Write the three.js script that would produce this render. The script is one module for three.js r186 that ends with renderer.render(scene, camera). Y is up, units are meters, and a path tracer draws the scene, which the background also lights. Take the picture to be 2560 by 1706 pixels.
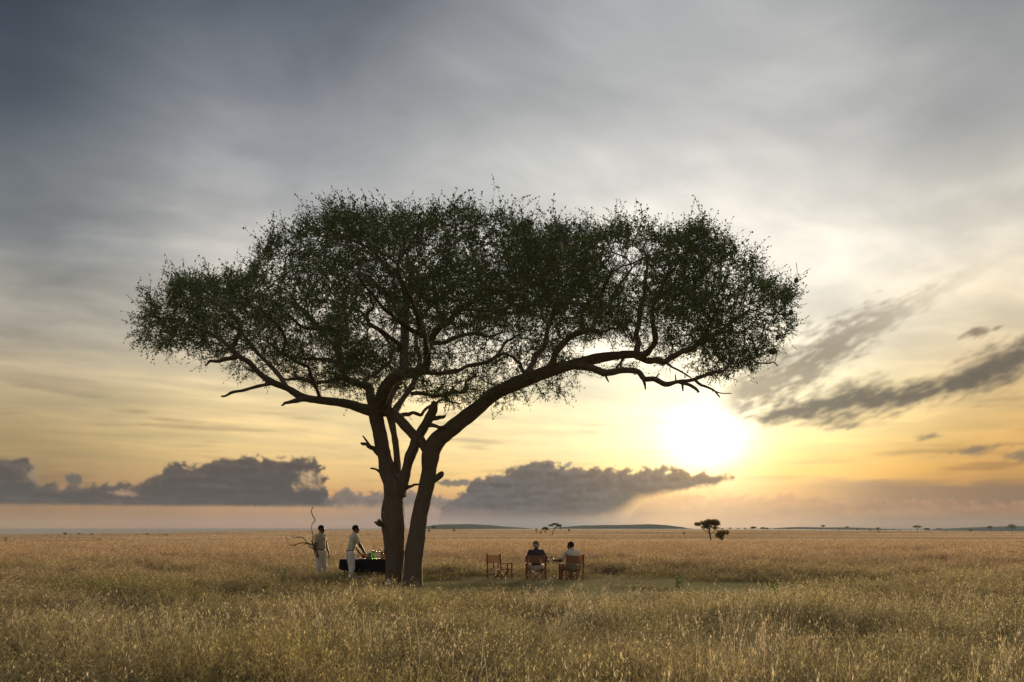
import * as THREE from 'three';
import { mergeGeometries } from 'three/addons/utils/BufferGeometryUtils.js';

// ------------------------------------------------------------------ camera
const scene = new THREE.Scene();
const EYE = 1.67;                                   // eye height in metres
const F = 1900;                                     // focal length in picture units (a picture 2560 wide)
const camera = new THREE.PerspectiveCamera(2 * Math.atan(853 / F) * 180 / Math.PI, 2560 / 1706, 0.1, 60000);
camera.position.set(0, EYE, 0);
camera.lookAt(0, EYE, -100);
camera.setViewOffset(2560, 1706, 0, -469, 2560, 1706);   // level camera, lens shifted up
camera.updateProjectionMatrix();

const renderer = new THREE.WebGLRenderer({ antialias: true });
renderer.toneMapping = THREE.LinearToneMapping;
renderer.toneMappingExposure = 1.3;
renderer.shadowMap.enabled = true;

// ------------------------------------------------------------------ helpers: random numbers and noise
function rng(seed) { let s = seed | 0; return () => { s = (s + 0x6d2b79f5) | 0; let t = Math.imul(s ^ (s >>> 15), 1 | s); t = (t + Math.imul(t ^ (t >>> 7), 61 | t)) ^ t; return ((t ^ (t >>> 14)) >>> 0) / 4294967296; }; }
const PERM = new Uint8Array(512), GX = new Float32Array(256), GY = new Float32Array(256), GZ = new Float32Array(256);
{ const r = rng(77); const p = [...Array(256).keys()]; for (let i = 255; i > 0; i--) { const j = Math.floor(r() * (i + 1)); [p[i], p[j]] = [p[j], p[i]]; }
  for (let i = 0; i < 512; i++) PERM[i] = p[i & 255];
  for (let i = 0; i < 256; i++) { const z = r() * 2 - 1, a = r() * 6.2832, q = Math.sqrt(1 - z * z); GX[i] = q * Math.cos(a); GY[i] = q * Math.sin(a); GZ[i] = z; } }
const fade = (t) => t * t * t * (t * (t * 6 - 15) + 10), mixn = (a, b, t) => a + (b - a) * t;
function noise3(x, y, z) {
  const X = Math.floor(x), Y = Math.floor(y), Z = Math.floor(z); x -= X; y -= Y; z -= Z;
  const xi = X & 255, yi = Y & 255, zi = Z & 255, u = fade(x), v = fade(y), w = fade(z);
  const A = PERM[xi] + yi, B = PERM[xi + 1] + yi, AA = PERM[A & 255] + zi, AB = PERM[(A + 1) & 255] + zi, BA = PERM[B & 255] + zi, BB = PERM[(B + 1) & 255] + zi;
  const g = (h, a, b, c) => { const k = PERM[h & 255]; return GX[k] * a + GY[k] * b + GZ[k] * c; };
  return 1.5 * mixn(mixn(mixn(g(AA, x, y, z), g(BA, x - 1, y, z), u), mixn(g(AB, x, y - 1, z), g(BB, x - 1, y - 1, z), u), v),
    mixn(mixn(g(AA + 1, x, y, z - 1), g(BA + 1, x - 1, y, z - 1), u), mixn(g(AB + 1, x, y - 1, z - 1), g(BB + 1, x - 1, y - 1, z - 1), u), v), w);
}
const fbm = (x, y, z, n) => { let s = 0, a = 0.5, f = 1; for (let i = 0; i < n; i++) { s += a * noise3(x * f, y * f, z + i * 7.3); f *= 2.07; a *= 0.5; } return s; };
const billow = (x, y, z, n) => { let s = 0, a = 0.5, f = 1; for (let i = 0; i < n; i++) { s += a * Math.abs(noise3(x * f, y * f, z + i * 5.1)); f *= 2.1; a *= 0.52; } return s; };
const clamp = (v, a = 0, b = 1) => Math.min(b, Math.max(a, v)), sm = (a, b, v) => { const t = clamp((v - a) / (b - a)); return t * t * (3 - 2 * t); };
const lin = (c) => { c /= 255; return c <= 0.04045 ? c / 12.92 : ((c + 0.055) / 1.055) ** 2.4; };
function along(pts, x) {                            // piecewise linear: pts is [[x, y], ...]
  if (x <= pts[0][0]) return pts[0][1];
  for (let i = 1; i < pts.length; i++) if (x <= pts[i][0]) { const [x0, y0] = pts[i - 1], [x1, y1] = pts[i]; return y0 + (y1 - y0) * (x - x0) / (x1 - x0); }
  return pts[pts.length - 1][1];
}

// ------------------------------------------------------------------ sky: thin high veils, low cumulus banks, a veiled sun near the horizon
const SUN_AZ = 14.4, SUN_EL = 6.6;                  // degrees right of straight ahead, above the horizon
const D2R = Math.PI / 180;
const skyCols = [-180, -100, -60, -34, -17, 0, 10, 20, 34, 60, 100, 180];
const skyRows = [0, 1, 2.5, 4, 6, 9, 13, 18, 25, 35, 60, 90];
const behind = [[122, 109, 100], [128, 113, 103], [132, 117, 106], [134, 120, 109], [134, 123, 115], [132, 126, 121], [98, 96, 94], [104, 104, 105], [136, 137, 141], [168, 170, 173], [190, 192, 196], [198, 200, 204]];
const side = [[140, 114, 94], [142, 117, 96], [144, 120, 96], [146, 126, 100], [148, 131, 106], [148, 137, 118], [112, 109, 104], [108, 110, 113], [110, 116, 124], [120, 127, 137], [184, 187, 192], [198, 200, 204]];
const skyTable = [
  behind, behind, side,
  [[153, 122, 93], [155, 123, 92], [156, 126, 94], [160, 136, 98], [172, 150, 108], [186, 168, 134], [172, 166, 152], [128, 132, 134], [78, 87, 97], [52, 63, 75], [174, 179, 184], [198, 200, 204]],
  [[160, 129, 110], [172, 138, 110], [206, 158, 106], [228, 188, 126], [240, 208, 146], [236, 212, 160], [218, 206, 184], [188, 186, 180], [154, 157, 161], [104, 112, 124], [176, 181, 186], [198, 200, 204]],
  [[152, 130, 120], [166, 140, 124], [222, 172, 108], [248, 206, 132], [254, 225, 160], [252, 232, 180], [243, 232, 208], [224, 220, 210], [196, 196, 193], [160, 163, 167], [184, 188, 192], [198, 200, 204]],
  [[190, 146, 100], [214, 162, 94], [250, 188, 84], [255, 216, 116], [255, 232, 166], [255, 240, 192], [250, 240, 216], [232, 227, 216], [206, 205, 201], [178, 180, 182], [188, 191, 194], [198, 200, 204]],
  [[178, 134, 98], [192, 140, 88], [232, 166, 72], [255, 196, 78], [255, 218, 128], [250, 230, 176], [246, 235, 210], [232, 226, 214], [208, 206, 201], [174, 176, 177], [186, 190, 193], [198, 200, 204]],
  [[150, 117, 95], [150, 116, 90], [166, 124, 78], [210, 156, 82], [222, 176, 102], [222, 190, 132], [222, 206, 174], [206, 200, 186], [174, 174, 172], [136, 140, 144], [182, 186, 190], [198, 200, 204]],
  side, behind, behind];
const skyLin = skyTable.map((c) => c.map((p) => p.map(lin)));
function skyBase(a, e, out) {
  let i = 0; while (i < skyCols.length - 2 && a > skyCols[i + 1]) i++;
  let j = 0; while (j < skyRows.length - 2 && e > skyRows[j + 1]) j++;
  const u = sm(0, 1, (a - skyCols[i]) / (skyCols[i + 1] - skyCols[i])), v = clamp((e - skyRows[j]) / (skyRows[j + 1] - skyRows[j]));
  for (let k = 0; k < 3; k++) out[k] = mixn(mixn(skyLin[i][j][k], skyLin[i][j + 1][k], v), mixn(skyLin[i + 1][j][k], skyLin[i + 1][j + 1][k], v), u);
}
// low cumulus: tops as [azimuth, elevation] in degrees
const bankLeft = [[-78, -2], [-75, 2.0], [-60, 2.9], [-50, 2.4], [-42, 3.4], [-35.2, 4.0], [-34, 4.1], [-33.3, 4.3], [-32.5, 4.3], [-32.1, 3.7], [-31.8, 3.1], [-31.2, 2.75], [-28.9, 2.8], [-26.1, 2.95], [-25.4, 3.4], [-24.7, 3.7], [-24.4, 4.35], [-23.5, 4.5], [-23.2, 4.2], [-22.3, 4.3], [-21.3, 4.7], [-19.7, 5.0], [-18.9, 5.15], [-18.3, 4.95], [-16.4, 5], [-14.8, 4.9], [-14.2, 4.6], [-13.8, 4.0], [-13.6, 2.6], [-13.3, 1.4], [-13, -2]];
const bankMid = [[-15.2, -2], [-13.9, 2.1], [-13.3, 2.4], [-12.5, 2.8], [-11.9, 2.6], [-11.2, 2.5], [-9.8, 2.55], [-8.1, 2.8], [-7.2, 2.5], [-5.7, 2.3], [-4.5, 2.4], [-3.4, 2.4], [-2.5, -2]];
const bankMain = [[-6.2, -2], [-5.4, 1.4], [-4.6, 2.3], [-3.5, 2.6], [-3.3, 3.15], [-2.9, 3.6], [-1.5, 3.9], [-1.1, 4.25], [0.3, 4.5], [0.9, 4.9], [3.3, 4.9], [3.6, 4.45], [5.1, 4.4], [8.4, 4.4], [11, 4.45], [13, 4.2], [14.7, 3.82], [16, 3.66], [16.3, 2.9], [16.5, -2]];
const bankMainUnder = [[-10, -0.6], [6, -0.4], [8, 0.5], [9.4, 1.5], [11, 2.3], [12.2, 2.7], [13.6, 2.98], [15, 3.15], [16, 3.55]];
const bankLow = [[8, -2], [9, 1.2], [9.8, 1.9], [11.3, 2.35], [13, 2.4], [14.2, 2.45], [16.7, 2.3], [19.7, 2.4], [22.3, 2.1], [24.1, 1.6], [25.8, 1.9], [26.8, 1.7], [28.7, 1.75], [34.8, 1.5], [50, 1.9], [70, 1.2], [72, -2]];
const streakMid = [[17.2, 7.75], [19, 8.15], [20.7, 8.3], [22.3, 8.3], [24.6, 8.8], [27, 8.75], [29.4, 9.1], [31.6, 9.8], [34, 10.7], [40, 12]];
const streakWide = [[17, 0.1], [18.5, 0.55], [20.7, 0.5], [22, 0.75], [24, 0.95], [26, 0.85], [28, 0.55], [30, 0.6], [32, 0.9], [34, 0.8], [40, 0.2]];
const swathMid = [[15.5, 9.6], [16.7, 10.0], [20.2, 11.3], [22.3, 12.5], [24.6, 13.7], [28.2, 15.2], [33, 17]];
const cloudTint = [92, 87, 81].map(lin), mainTint = [102, 99, 95].map(lin), warmLow = [162, 126, 92].map(lin);
function skyColour(a, e, out, fine) {
  skyBase(a, e, out);
  const dx = (a - SUN_AZ) * Math.cos(e * D2R), dy = e - SUN_EL, d = Math.hypot(dx * 0.82, dy);
  // high veil seen in perspective, drawn out along one wind direction
  const h = 1 / Math.tan(Math.max(e, 4.5) * D2R), X = h * Math.sin(a * D2R), Y = h * Math.cos(a * D2R);
  const wx = X * 0.82 + Y * 0.57, wy = -X * 0.57 + Y * 0.82, warp = fbm(wx * 0.5, wy * 0.5, 3, 3);
  const streak = fbm(wx * 0.7 + warp * 0.8, wy * 1.45 + warp * 1.2, 11, fine ? 6 : 3), blot = fbm(X * 0.8 + 4 + warp * 0.5, Y * 0.9 + warp * 0.5, 27, fine ? 6 : 3), comb = fbm(wx * 2.6 + warp * 1.2, wy * 4.2 + warp * 2.2, 21, fine ? 5 : 2);
  const veil = 0.65 * streak + 1.0 * blot + 0.55 * comb * sm(-0.25, 0.3, streak + blot);
  const vs = sm(3, 14, e) * 0.85 + 0.15, amt = Math.max(0.35, 1 + vs * 0.7 * veil);
  out[0] *= amt * (1 + 0.06 * veil); out[1] *= amt; out[2] *= amt * (1 - 0.08 * veil);
  // glow of the sun through the veil
  const dw = d * (1 + 0.25 * fbm(a * 0.22, e * 0.5, 91, 4)), g1 = Math.exp(-dw * dw / 5) * 1.05, g2 = Math.exp(-dw * dw / 55) * 0.4, g3 = Math.exp(-d / 9) * 0.24;
  let gr = g1 + g2 + g3, gg = g1 * 0.95 + g2 * 0.84 + g3 * 0.9, gb = g1 * 0.88 + g2 * 0.58 + g3 * 0.72;
  let shadeSun = 1;
  if (fine) {
    const mixTo = (c, m) => { out[0] += (c[0] - out[0]) * m; out[1] += (c[1] - out[1]) * m; out[2] += (c[2] - out[2]) * m; };
    // thin dark bars low over the horizon
    const bar = fbm(a * 0.11 + 3, e * 1.5, 51, 4);
    mixTo([out[0] * 0.62, out[1] * 0.62, out[2] * 0.66], sm(0.06, 0.38, bar) * sm(2, 4, e) * sm(12, 7, e) * 0.8);
    // right: broad grey bank over the horizon
    const rb = sm(0.25, -0.35, e - along([[13, 0.6], [18, 3.2], [22, 3.6], [26, 3.3], [31, 2.9], [45, 3.2]], a) - 0.5 * fbm(a * 0.3, e * 2, 61, 4)) * sm(17, 27, a) * sm(75, 50, a);
    mixTo([lin(128), lin(104), lin(82)], rb * 0.72);
    // windblown streak and the paler swath above it
    const sw = fbm(a * 0.55 + e * 0.15, (e - a * 0.30) * 1.35, 71, 6), sw2 = fbm(a * 1.1, (e - a * 0.3) * 3.4, 75, 6);
    const ds = (e - along(streakMid, a) + sw * 1.0) / Math.max(0.15, along(streakWide, a) * 1.9);
    const st = sm(1.15, 0.1, Math.abs(ds) + sw2 * 0.55) * sm(16.8, 18.6, a) * sm(46, 36, a);
    const sl = e - along(swathMid, a), wide = along([[15, 1.5], [18, 2.5], [22, 2.3], [27, 1.1], [33, 0.3]], a);
    const s2 = sm(1.15, 0.1, Math.abs(sl + 0.4) / wide + 1.0 * sw2 + 0.7 * sw) * sm(14.6, 17, a) * sm(34, 22, a);
    mixTo([lin(142), lin(130), lin(112)], s2 * 0.85);
    mixTo([lin(96 + 30 * clamp(-sw2)), lin(90 + 26 * clamp(-sw2)), lin(82 + 20 * clamp(-sw2))], st * 0.93);
    for (const [pa, pe, ra, re] of [[28.7, 6.0, 0.75, 0.28], [31.2, 5.0, 1.7, 0.34], [33.8, 4.6, 1.0, 0.5], [23.6, 7.0, 1.1, 0.25], [31.5, 12.4, 1.2, 0.4]]) {
      const q = Math.hypot((a - pa) / ra, (e - pe - 0.12 * (a - pa)) / re) + sw2 * 1.2 + sw * 0.6; mixTo([lin(122), lin(106), lin(86)], sm(1.15, 0.3, q) * 0.85);
    }
    shadeSun = 1 - 0.75 * Math.max(st, s2 * 0.85);
    // cumulus banks
    const lumpAt = (A, E) => (billow(A * 0.8, E * 1.1, 31, 4) - 0.22) * 1.9, lump2At = (A, E) => (billow(A * 2.6, E * 3.0, 41, 4) - 0.22) * 1.0;
    const low = e < 7, lump = low ? lumpAt(a, e) : 0, lump2 = low ? lump2At(a, e) : 0, soft = 0.13;
    const relief = low ? clamp((lumpAt(a + 0.16, e + 0.14) - lump) * 1.5 + (lump2At(a + 0.07, e + 0.06) - lump2) * 1.5, -0.9, 0.9) : 0;
    const lay = (topLine, under, tint, bright) => {
      const t = along(topLine, a + lump * 0.7 + lump2 * 0.5) + (0.1 - lump * 0.75 - lump2 * 0.5);
      let m = sm(-soft * 0.7, soft * 1.2, t - e);
      if (m <= 0 || under <= 0) return 0;
      m *= under;
      const depth = t - e, puff = fbm(a * 1.1 + lump, e * 2.2, 81, 5), near = Math.exp(-Math.hypot(a - SUN_AZ, (e - SUN_EL) * 1.3) / 5.2);
      const rim = Math.exp(-Math.max(0, depth) / 0.11) * (0.35 + 2.2 * near), top = sm(1.6, 0.1, depth);
      let lit = 0; for (const [pa, pe, ra, re] of [[-15.0, 3.5, 1.0, 0.75], [-32.1, 3.35, 0.9, 0.6], [-27.1, 2.4, 0.9, 0.25], [-29.8, 3.0, 0.5, 0.3]]) lit = Math.max(lit, sm(1.2, 0.3, Math.hypot((a - pa) / ra, (e - pe) / re) - lump * 1.0 + relief * -0.6 + 0.5 * puff));
      const f = bright * (1.06 + 0.4 * puff + 0.45 * fbm(a * 0.35, e * 2.6, 87, 4) + 0.8 * relief * (0.06 + 0.94 * Math.exp(-Math.max(0, depth) / 0.28)) - 0.10 * sm(0.2, 1.8, depth));
      const c = [0, 1, 2].map((k) => tint[k] * f * (k === 2 ? 1 + 0.05 * (1 - top) : k === 0 ? 1 + 0.1 * top : 1) + out[k] * (clamp(rim) * 0.5 + lit * (0.3 + 0.35 * clamp(relief + 0.4))));
      const wm = near * (0.75 + 0.35 * relief); c[0] += wm * 0.5; c[1] += wm * 0.28; c[2] += wm * 0.06;
      mixTo(c, m); return m;
    };
    const bl = lay(bankLow, sm(0.2, 1.3, e) * 0.55, warmLow, 0.95);
    const b1 = lay(bankLeft, sm(1.42, 1.72, e + 0.10 * lump2 + 0.05 * lump - 0.004 * (a + 24)) , cloudTint, 1.0);
    lay(bankMid, sm(1.35, 1.9, e + 0.3 * lump) * 0.9, mainTint, 1.08);
    const ur = along(bankMainUnder, a) + 0.45 * (lump * 0.6 + lump2 * 0.6), b2 = lay(bankMain, sm(-0.1, mixn(1.5, 0.28, sm(8, 13, a)), e - ur) * sm(0.15, 1.4, e), mainTint, 1.0);
    // grey rain veil under the main bank
    const veil2 = sm(-7, -1, a) * sm(13, 4, a) * sm(2.9, 0.9, e) * (1 - b2); mixTo([lin(110), lin(105), lin(102)], veil2 * 0.9);
    const hz = sm(-13, -7, a) * sm(2, -4, a) * sm(1.9, 1.2, e); mixTo([lin(150), lin(128), lin(118)], hz * 0.5);
    shadeSun *= 1 - 0.93 * Math.max(b2, b1, bl * 0.35);
    // small detached puffs
    for (const [pa, pe, ra, re] of [[-4.2, 3.42, 1.25, 0.24], [-29.9, 3.2, 0.5, 0.3], [4.3, 4.75, 0.3, 0.2]]) { const q = Math.hypot((a - pa) / ra, (e - pe) / re) + lump * 1.4 + lump2; mixTo(mainTint, sm(1.15, 0.75, q) * 0.9); }
  }
  gr *= shadeSun; gg *= shadeSun; gb *= shadeSun;
  out[0] += gr; out[1] += gg; out[2] += gb;
}
{
  const w = 4096, h = 2048, data = new Float32Array(w * h * 4), c = [0, 0, 0], q = 4;
  for (let y = h / 2 - 1; y < h; y++) {             // the upper half; below the horizon one colour
    const e = Math.max(0, ((y + 0.5) / h - 0.5) * 180);
    for (let x = 0; x < w; x++) {
      let a = ((x + 0.5) / w - 0.25) * 360; if (a > 180) a -= 360;
      const fine = Math.abs(a) < 80 && e < 60;
      if (!fine && ((x % q) || (y % q))) continue;
      skyColour(a, e, c, fine);
      if (fine) { const o = (y * w + x) * 4; data[o] = Math.max(0.01, c[0]); data[o + 1] = Math.max(0.01, c[1]); data[o + 2] = Math.max(0.01, c[2]); data[o + 3] = 1; }
      else for (let j = 0; j < q && y + j < h; j++) for (let i = 0; i < q; i++) { const o = ((y + j) * w + (x + i)) * 4; if (data[o + 3] === 0) { data[o] = c[0]; data[o + 1] = c[1]; data[o + 2] = c[2]; data[o + 3] = 1; } }
    }
  }
  const low = [0.16, 0.125, 0.085];
  for (let y = 0; y < h / 2; y++) for (let x = 0; x < w; x++) { const o = (y * w + x) * 4; data[o] = low[0]; data[o + 1] = low[1]; data[o + 2] = low[2]; data[o + 3] = 1; }
  const t = new THREE.DataTexture(data, w, h, THREE.RGBAFormat, THREE.FloatType);
  t.mapping = THREE.EquirectangularReflectionMapping; t.magFilter = THREE.LinearFilter; t.minFilter = THREE.LinearFilter; t.needsUpdate = true;
  scene.background = t; scene.environment = t; scene.backgroundIntensity = scene.environmentIntensity = 0.77;
}

// ------------------------------------------------------------------ the sun, low and softened by the veil
const sunDir = new THREE.Vector3(Math.sin(SUN_AZ * D2R) * Math.cos(SUN_EL * D2R), Math.sin(SUN_EL * D2R), -Math.cos(SUN_AZ * D2R) * Math.cos(SUN_EL * D2R));
const sun = new THREE.DirectionalLight(new THREE.Color(1, 0.80, 0.54), 5.0);
sun.position.copy(sunDir).multiplyScalar(120); sun.target.position.set(0, 0, -15);
sun.castShadow = true; sun.shadow.radius = 26; sun.shadow.mapSize.set(4096, 4096);
Object.assign(sun.shadow.camera, { left: -40, right: 40, top: 40, bottom: -40, near: 1, far: 300 });
scene.add(sun, sun.target);

// ------------------------------------------------------------------ naming
const taken = new Map();
function numbered(name) { const n = taken.get(name) ?? 0; taken.set(name, n + 1); return n ? name + '_' + String(n).padStart(3, '0') : name; }
function tag(o, label, category, group, kind) { if (label) o.userData.label = label; if (category) o.userData.category = category; if (group) o.userData.group = group; if (kind) o.userData.kind = kind; return o; }
function add(parent, name, geometry, material) { const m = new THREE.Mesh(geometry, material); m.name = parent === scene ? numbered(name) : name; m.castShadow = m.receiveShadow = true; parent.add(m); return m; }
function thing(name, label, category, pos = [0, 0, 0], turn = 0, group) { const g = new THREE.Group(); g.name = numbered(name); g.position.set(...pos); g.rotation.y = turn; scene.add(g); return tag(g, label, category, group); }
const V = (x, y, z) => new THREE.Vector3(x, y, z);
const std = (r, g, b, roughness = 0.85, more = {}) => new THREE.MeshStandardMaterial({ color: new THREE.Color(r, g, b), roughness, ...more });

// ------------------------------------------------------------------ terrain
function terrain(x, z) {
  const r = Math.hypot(x, z), a = Math.atan2(x, -z) / D2R;
  const k = Math.abs(a) > 60 ? 0.003 : a < 0 ? 0.0060 * sm(-3, -37, a) : 0.0028 * sm(14, 36, a);
  let y = -2.6 * sm(32, 270, r) - k * Math.max(0, r - 270);
  y += 0.05 * noise3(x * 0.12, z * 0.12, 2) * sm(4, 12, r);
  y += 0.35 * noise3(x * 0.022, z * 0.022, 5) * sm(40, 130, r);
  y += 1.1 * noise3(x * 0.004, z * 0.004, 8) * sm(300, 900, r);
  return y;
}
// ground point that the sight line through a photo position reaches; used to stand far things on the plain
function onGround(px, py) {
  const dx = (px - 1280) / F, dy = (1322 - py) / F;
  let z = 4; for (let step = 0; step < 4000; step++) { if (EYE + dy * z <= terrain(dx * z, -z)) break; z *= 1.004; if (z > 7500) break; }
  return V(dx * z, terrain(dx * z, -z), -z);
}
function valueTexture(n, fn, srgb) {
  const d = new Uint8Array(n * n * 4), c = [0, 0, 0];
  for (let y = 0; y < n; y++) for (let x = 0; x < n; x++) { fn(x / n, y / n, c); const o = (y * n + x) * 4; for (let k = 0; k < 3; k++) d[o + k] = clamp(c[k], 0, 1) * 255; d[o + 3] = 255; }
  const t = new THREE.DataTexture(d, n, n); t.wrapS = t.wrapT = THREE.RepeatWrapping; t.magFilter = THREE.LinearFilter; t.minFilter = THREE.LinearMipmapLinearFilter; t.generateMipmaps = true; if (srgb) t.colorSpace = THREE.SRGBColorSpace; t.needsUpdate = true; return t;
}
// noise that tiles over the unit square
const tiled = (u, v, f, z, n) => { const A = u * 6.28318, B = v * 6.28318; return fbm(Math.cos(A) * f + 3 * Math.sin(B) * 0.0 + Math.cos(B) * f * 0.37, Math.sin(A) * f + Math.sin(B) * f * 0.37, z + Math.cos(B) * f * 0.9 + Math.sin(B) * 0.7 * f, n); };
const groundTex = valueTexture(512, (u, v, c) => { const n = tiled(u, v, 9, 1, 4), m = tiled(u, v, 2.5, 9, 3), s = 0.78 + 0.42 * n + 0.2 * m; c[0] = s; c[1] = s * (0.97 + 0.05 * m); c[2] = s * (0.93 + 0.1 * m); }, false);
const groundBump = valueTexture(512, (u, v, c) => { c[0] = c[1] = c[2] = 0.5 + 0.7 * tiled(u, v, 14, 4, 4); }, false);
// colour of the vegetation, by patches and pinker farther off (linear base colours)
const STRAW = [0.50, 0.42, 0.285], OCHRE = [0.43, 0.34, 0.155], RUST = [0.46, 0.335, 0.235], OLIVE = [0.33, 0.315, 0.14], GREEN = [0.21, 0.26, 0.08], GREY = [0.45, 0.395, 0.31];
function greenness(x, z) {                          // grazed, greener ground round the chairs, in some patches and nearer the camera
  const camp = sm(1.25, 0.35, Math.hypot((x - 1.9) / 7.5, (z + 20.4) / 3.6));
  const left = sm(1, 0.2, Math.hypot((x + 9.6) / 2.6, (z + 18.2) / 1.2)), n = fbm(x * 0.16, z * 0.16, 30, 3);
  return clamp(camp * 0.15 + left * 0.75 + (0.42 + sm(0.05, 0.45, n) * 0.5) * sm(40, 13, Math.hypot(x, z)));
}
function plantColour(x, z, jitter) {
  const n1 = fbm(x * 0.09, z * 0.12, 12, 3), n2 = fbm(x * 0.35, z * 0.35, 17, 2), n3 = noise3(x * 0.03, z * 0.05, 22), g = greenness(x, z), c = [0, 0, 0];
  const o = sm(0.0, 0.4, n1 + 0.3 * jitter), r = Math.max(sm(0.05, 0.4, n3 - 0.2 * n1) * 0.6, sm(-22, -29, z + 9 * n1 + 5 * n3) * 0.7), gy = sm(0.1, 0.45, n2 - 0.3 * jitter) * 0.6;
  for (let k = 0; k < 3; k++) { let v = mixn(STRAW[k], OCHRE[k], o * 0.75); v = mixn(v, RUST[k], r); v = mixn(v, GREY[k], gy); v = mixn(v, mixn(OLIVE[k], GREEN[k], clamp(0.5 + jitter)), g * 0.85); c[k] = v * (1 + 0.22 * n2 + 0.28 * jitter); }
  return c;
}
// how tall the grass stands, in metres
function grassHeight(x, z) {
  const r = Math.hypot(x, z), camp = sm(1.2, 0.55, Math.hypot((x - 2.0) / 6.8, (z + 19.9) / 5.0)), bar = sm(1.1, 0.5, Math.hypot((x + 4.4) / 3.0, (z + 22.3) / 2.2));
  const n = fbm(x * 0.3, z * 0.3, 40, 3);
  let h = mixn(0.47, 0.38, sm(8, 16, r)) * (1 + 0.75 * n);
  h = Math.max(h, 0.29);
  h = mixn(h, 0.2, camp); h = mixn(h, 0.26, bar * 0.8);
  return mixn(h, 0.5, sm(24, 40, r));
}
{
  const rings = 230, seg = 288, pos = [], col = [], uv = [], idx = [];
  for (let i = 0; i <= rings; i++) for (let j = 0; j <= seg; j++) {
    const r = i === 0 ? 0 : 1.2 * Math.pow(9500 / 1.2, (i - 1) / (rings - 1)), a = j / seg * Math.PI * 2, x = Math.sin(a) * r, z = -Math.cos(a) * r;
    pos.push(x, terrain(x, z), z); uv.push(x / 3.1, z / 3.1);
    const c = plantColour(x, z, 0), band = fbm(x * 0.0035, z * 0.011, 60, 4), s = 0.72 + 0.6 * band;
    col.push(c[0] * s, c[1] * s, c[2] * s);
  }
  for (let i = 0; i < rings; i++) for (let j = 0; j < seg; j++) { const a = i * (seg + 1) + j, b = a + 1, c = a + seg + 1, d = c + 1; idx.push(a, b, c, b, d, c); }
  const g = new THREE.BufferGeometry(); g.setAttribute('position', new THREE.Float32BufferAttribute(pos, 3)); g.setAttribute('color', new THREE.Float32BufferAttribute(col, 3)); g.setAttribute('uv', new THREE.Float32BufferAttribute(uv, 2)); g.setIndex(idx); g.computeVertexNormals();
  const n = g.attributes.normal; if (n.getY(400) < 0) { const ix = g.index.array; for (let i = 0; i < ix.length; i += 3) { const t = ix[i]; ix[i] = ix[i + 1]; ix[i + 1] = t; } g.computeVertexNormals(); }
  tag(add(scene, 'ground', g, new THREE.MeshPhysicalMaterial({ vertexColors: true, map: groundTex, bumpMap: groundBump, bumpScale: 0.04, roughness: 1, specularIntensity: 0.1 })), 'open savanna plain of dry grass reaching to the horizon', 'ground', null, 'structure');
}
// far hills
function hill(name, label, x0px, x1px, prof, dist) {
  const n = 90, pos = [], idx = [], rows = 9;
  for (let i = 0; i <= n; i++) for (let j = 0; j <= rows; j++) {
    const t = i / n, px = x0px + (x1px - x0px) * t, rise = along(prof, t) * dist / F, u = j / rows, prof2 = Math.sin(u * Math.PI) ** 0.7, w = 380 + 40 * rise;
    const x = (px - 1280) * dist / F, z = -dist - (u - 0.5) * w * 2, base = terrain(x, z) - 6;
    pos.push(x, base + (rise + 6.5 + 4.2 + rise * 0.10 * fbm(t * 9, u * 4, dist * 0.01, 3)) * prof2, z);
  }
  for (let i = 0; i < n; i++) for (let j = 0; j < rows; j++) { const a = i * (rows + 1) + j, b = a + 1, c = a + rows + 1, d = c + 1; idx.push(a, c, b, b, c, d); }
  const g = new THREE.BufferGeometry(); g.setAttribute('position', new THREE.Float32BufferAttribute(pos, 3)); g.setIndex(idx); g.computeVertexNormals();
  return tag(add(scene, name, g, hillMat), label, 'hill', null, 'structure');
}
const hillMat = new THREE.MeshPhysicalMaterial({ color: new THREE.Color(0.06, 0.068, 0.045), roughness: 1, specularIntensity: 0, side: THREE.DoubleSide });
hill('hill', 'flat topped bluish hill far behind the trunk', 1068, 1330, [[0, 0], [0.06, 4], [0.12, 9], [0.2, 10.5], [0.45, 10.5], [0.62, 8], [0.78, 4], [0.9, 2], [1, 0]], 7800);
hill('hill', 'long low bluish hill on the horizon behind the seated men', 1375, 1720, [[0, 0], [0.1, 4], [0.22, 7.5], [0.4, 8.5], [0.55, 9], [0.68, 10.5], [0.76, 8], [0.85, 4.5], [1, 0]], 8200);
hill('hill', 'faint low hill on the horizon right of the sun', 1900, 2260, [[0, 0], [0.15, 1], [0.3, 5], [0.42, 4], [0.6, 5], [0.8, 2], [1, 0]], 9000);
hill('hill', 'small blue hill at the right end of the horizon', 2500, 2760, [[0, 0], [0.12, 7], [0.3, 11], [0.6, 14], [0.85, 8], [1, 0]], 7200);
scene.fog = new THREE.FogExp2(new THREE.Color(0.78, 0.89, 1), 0.00002);

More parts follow.
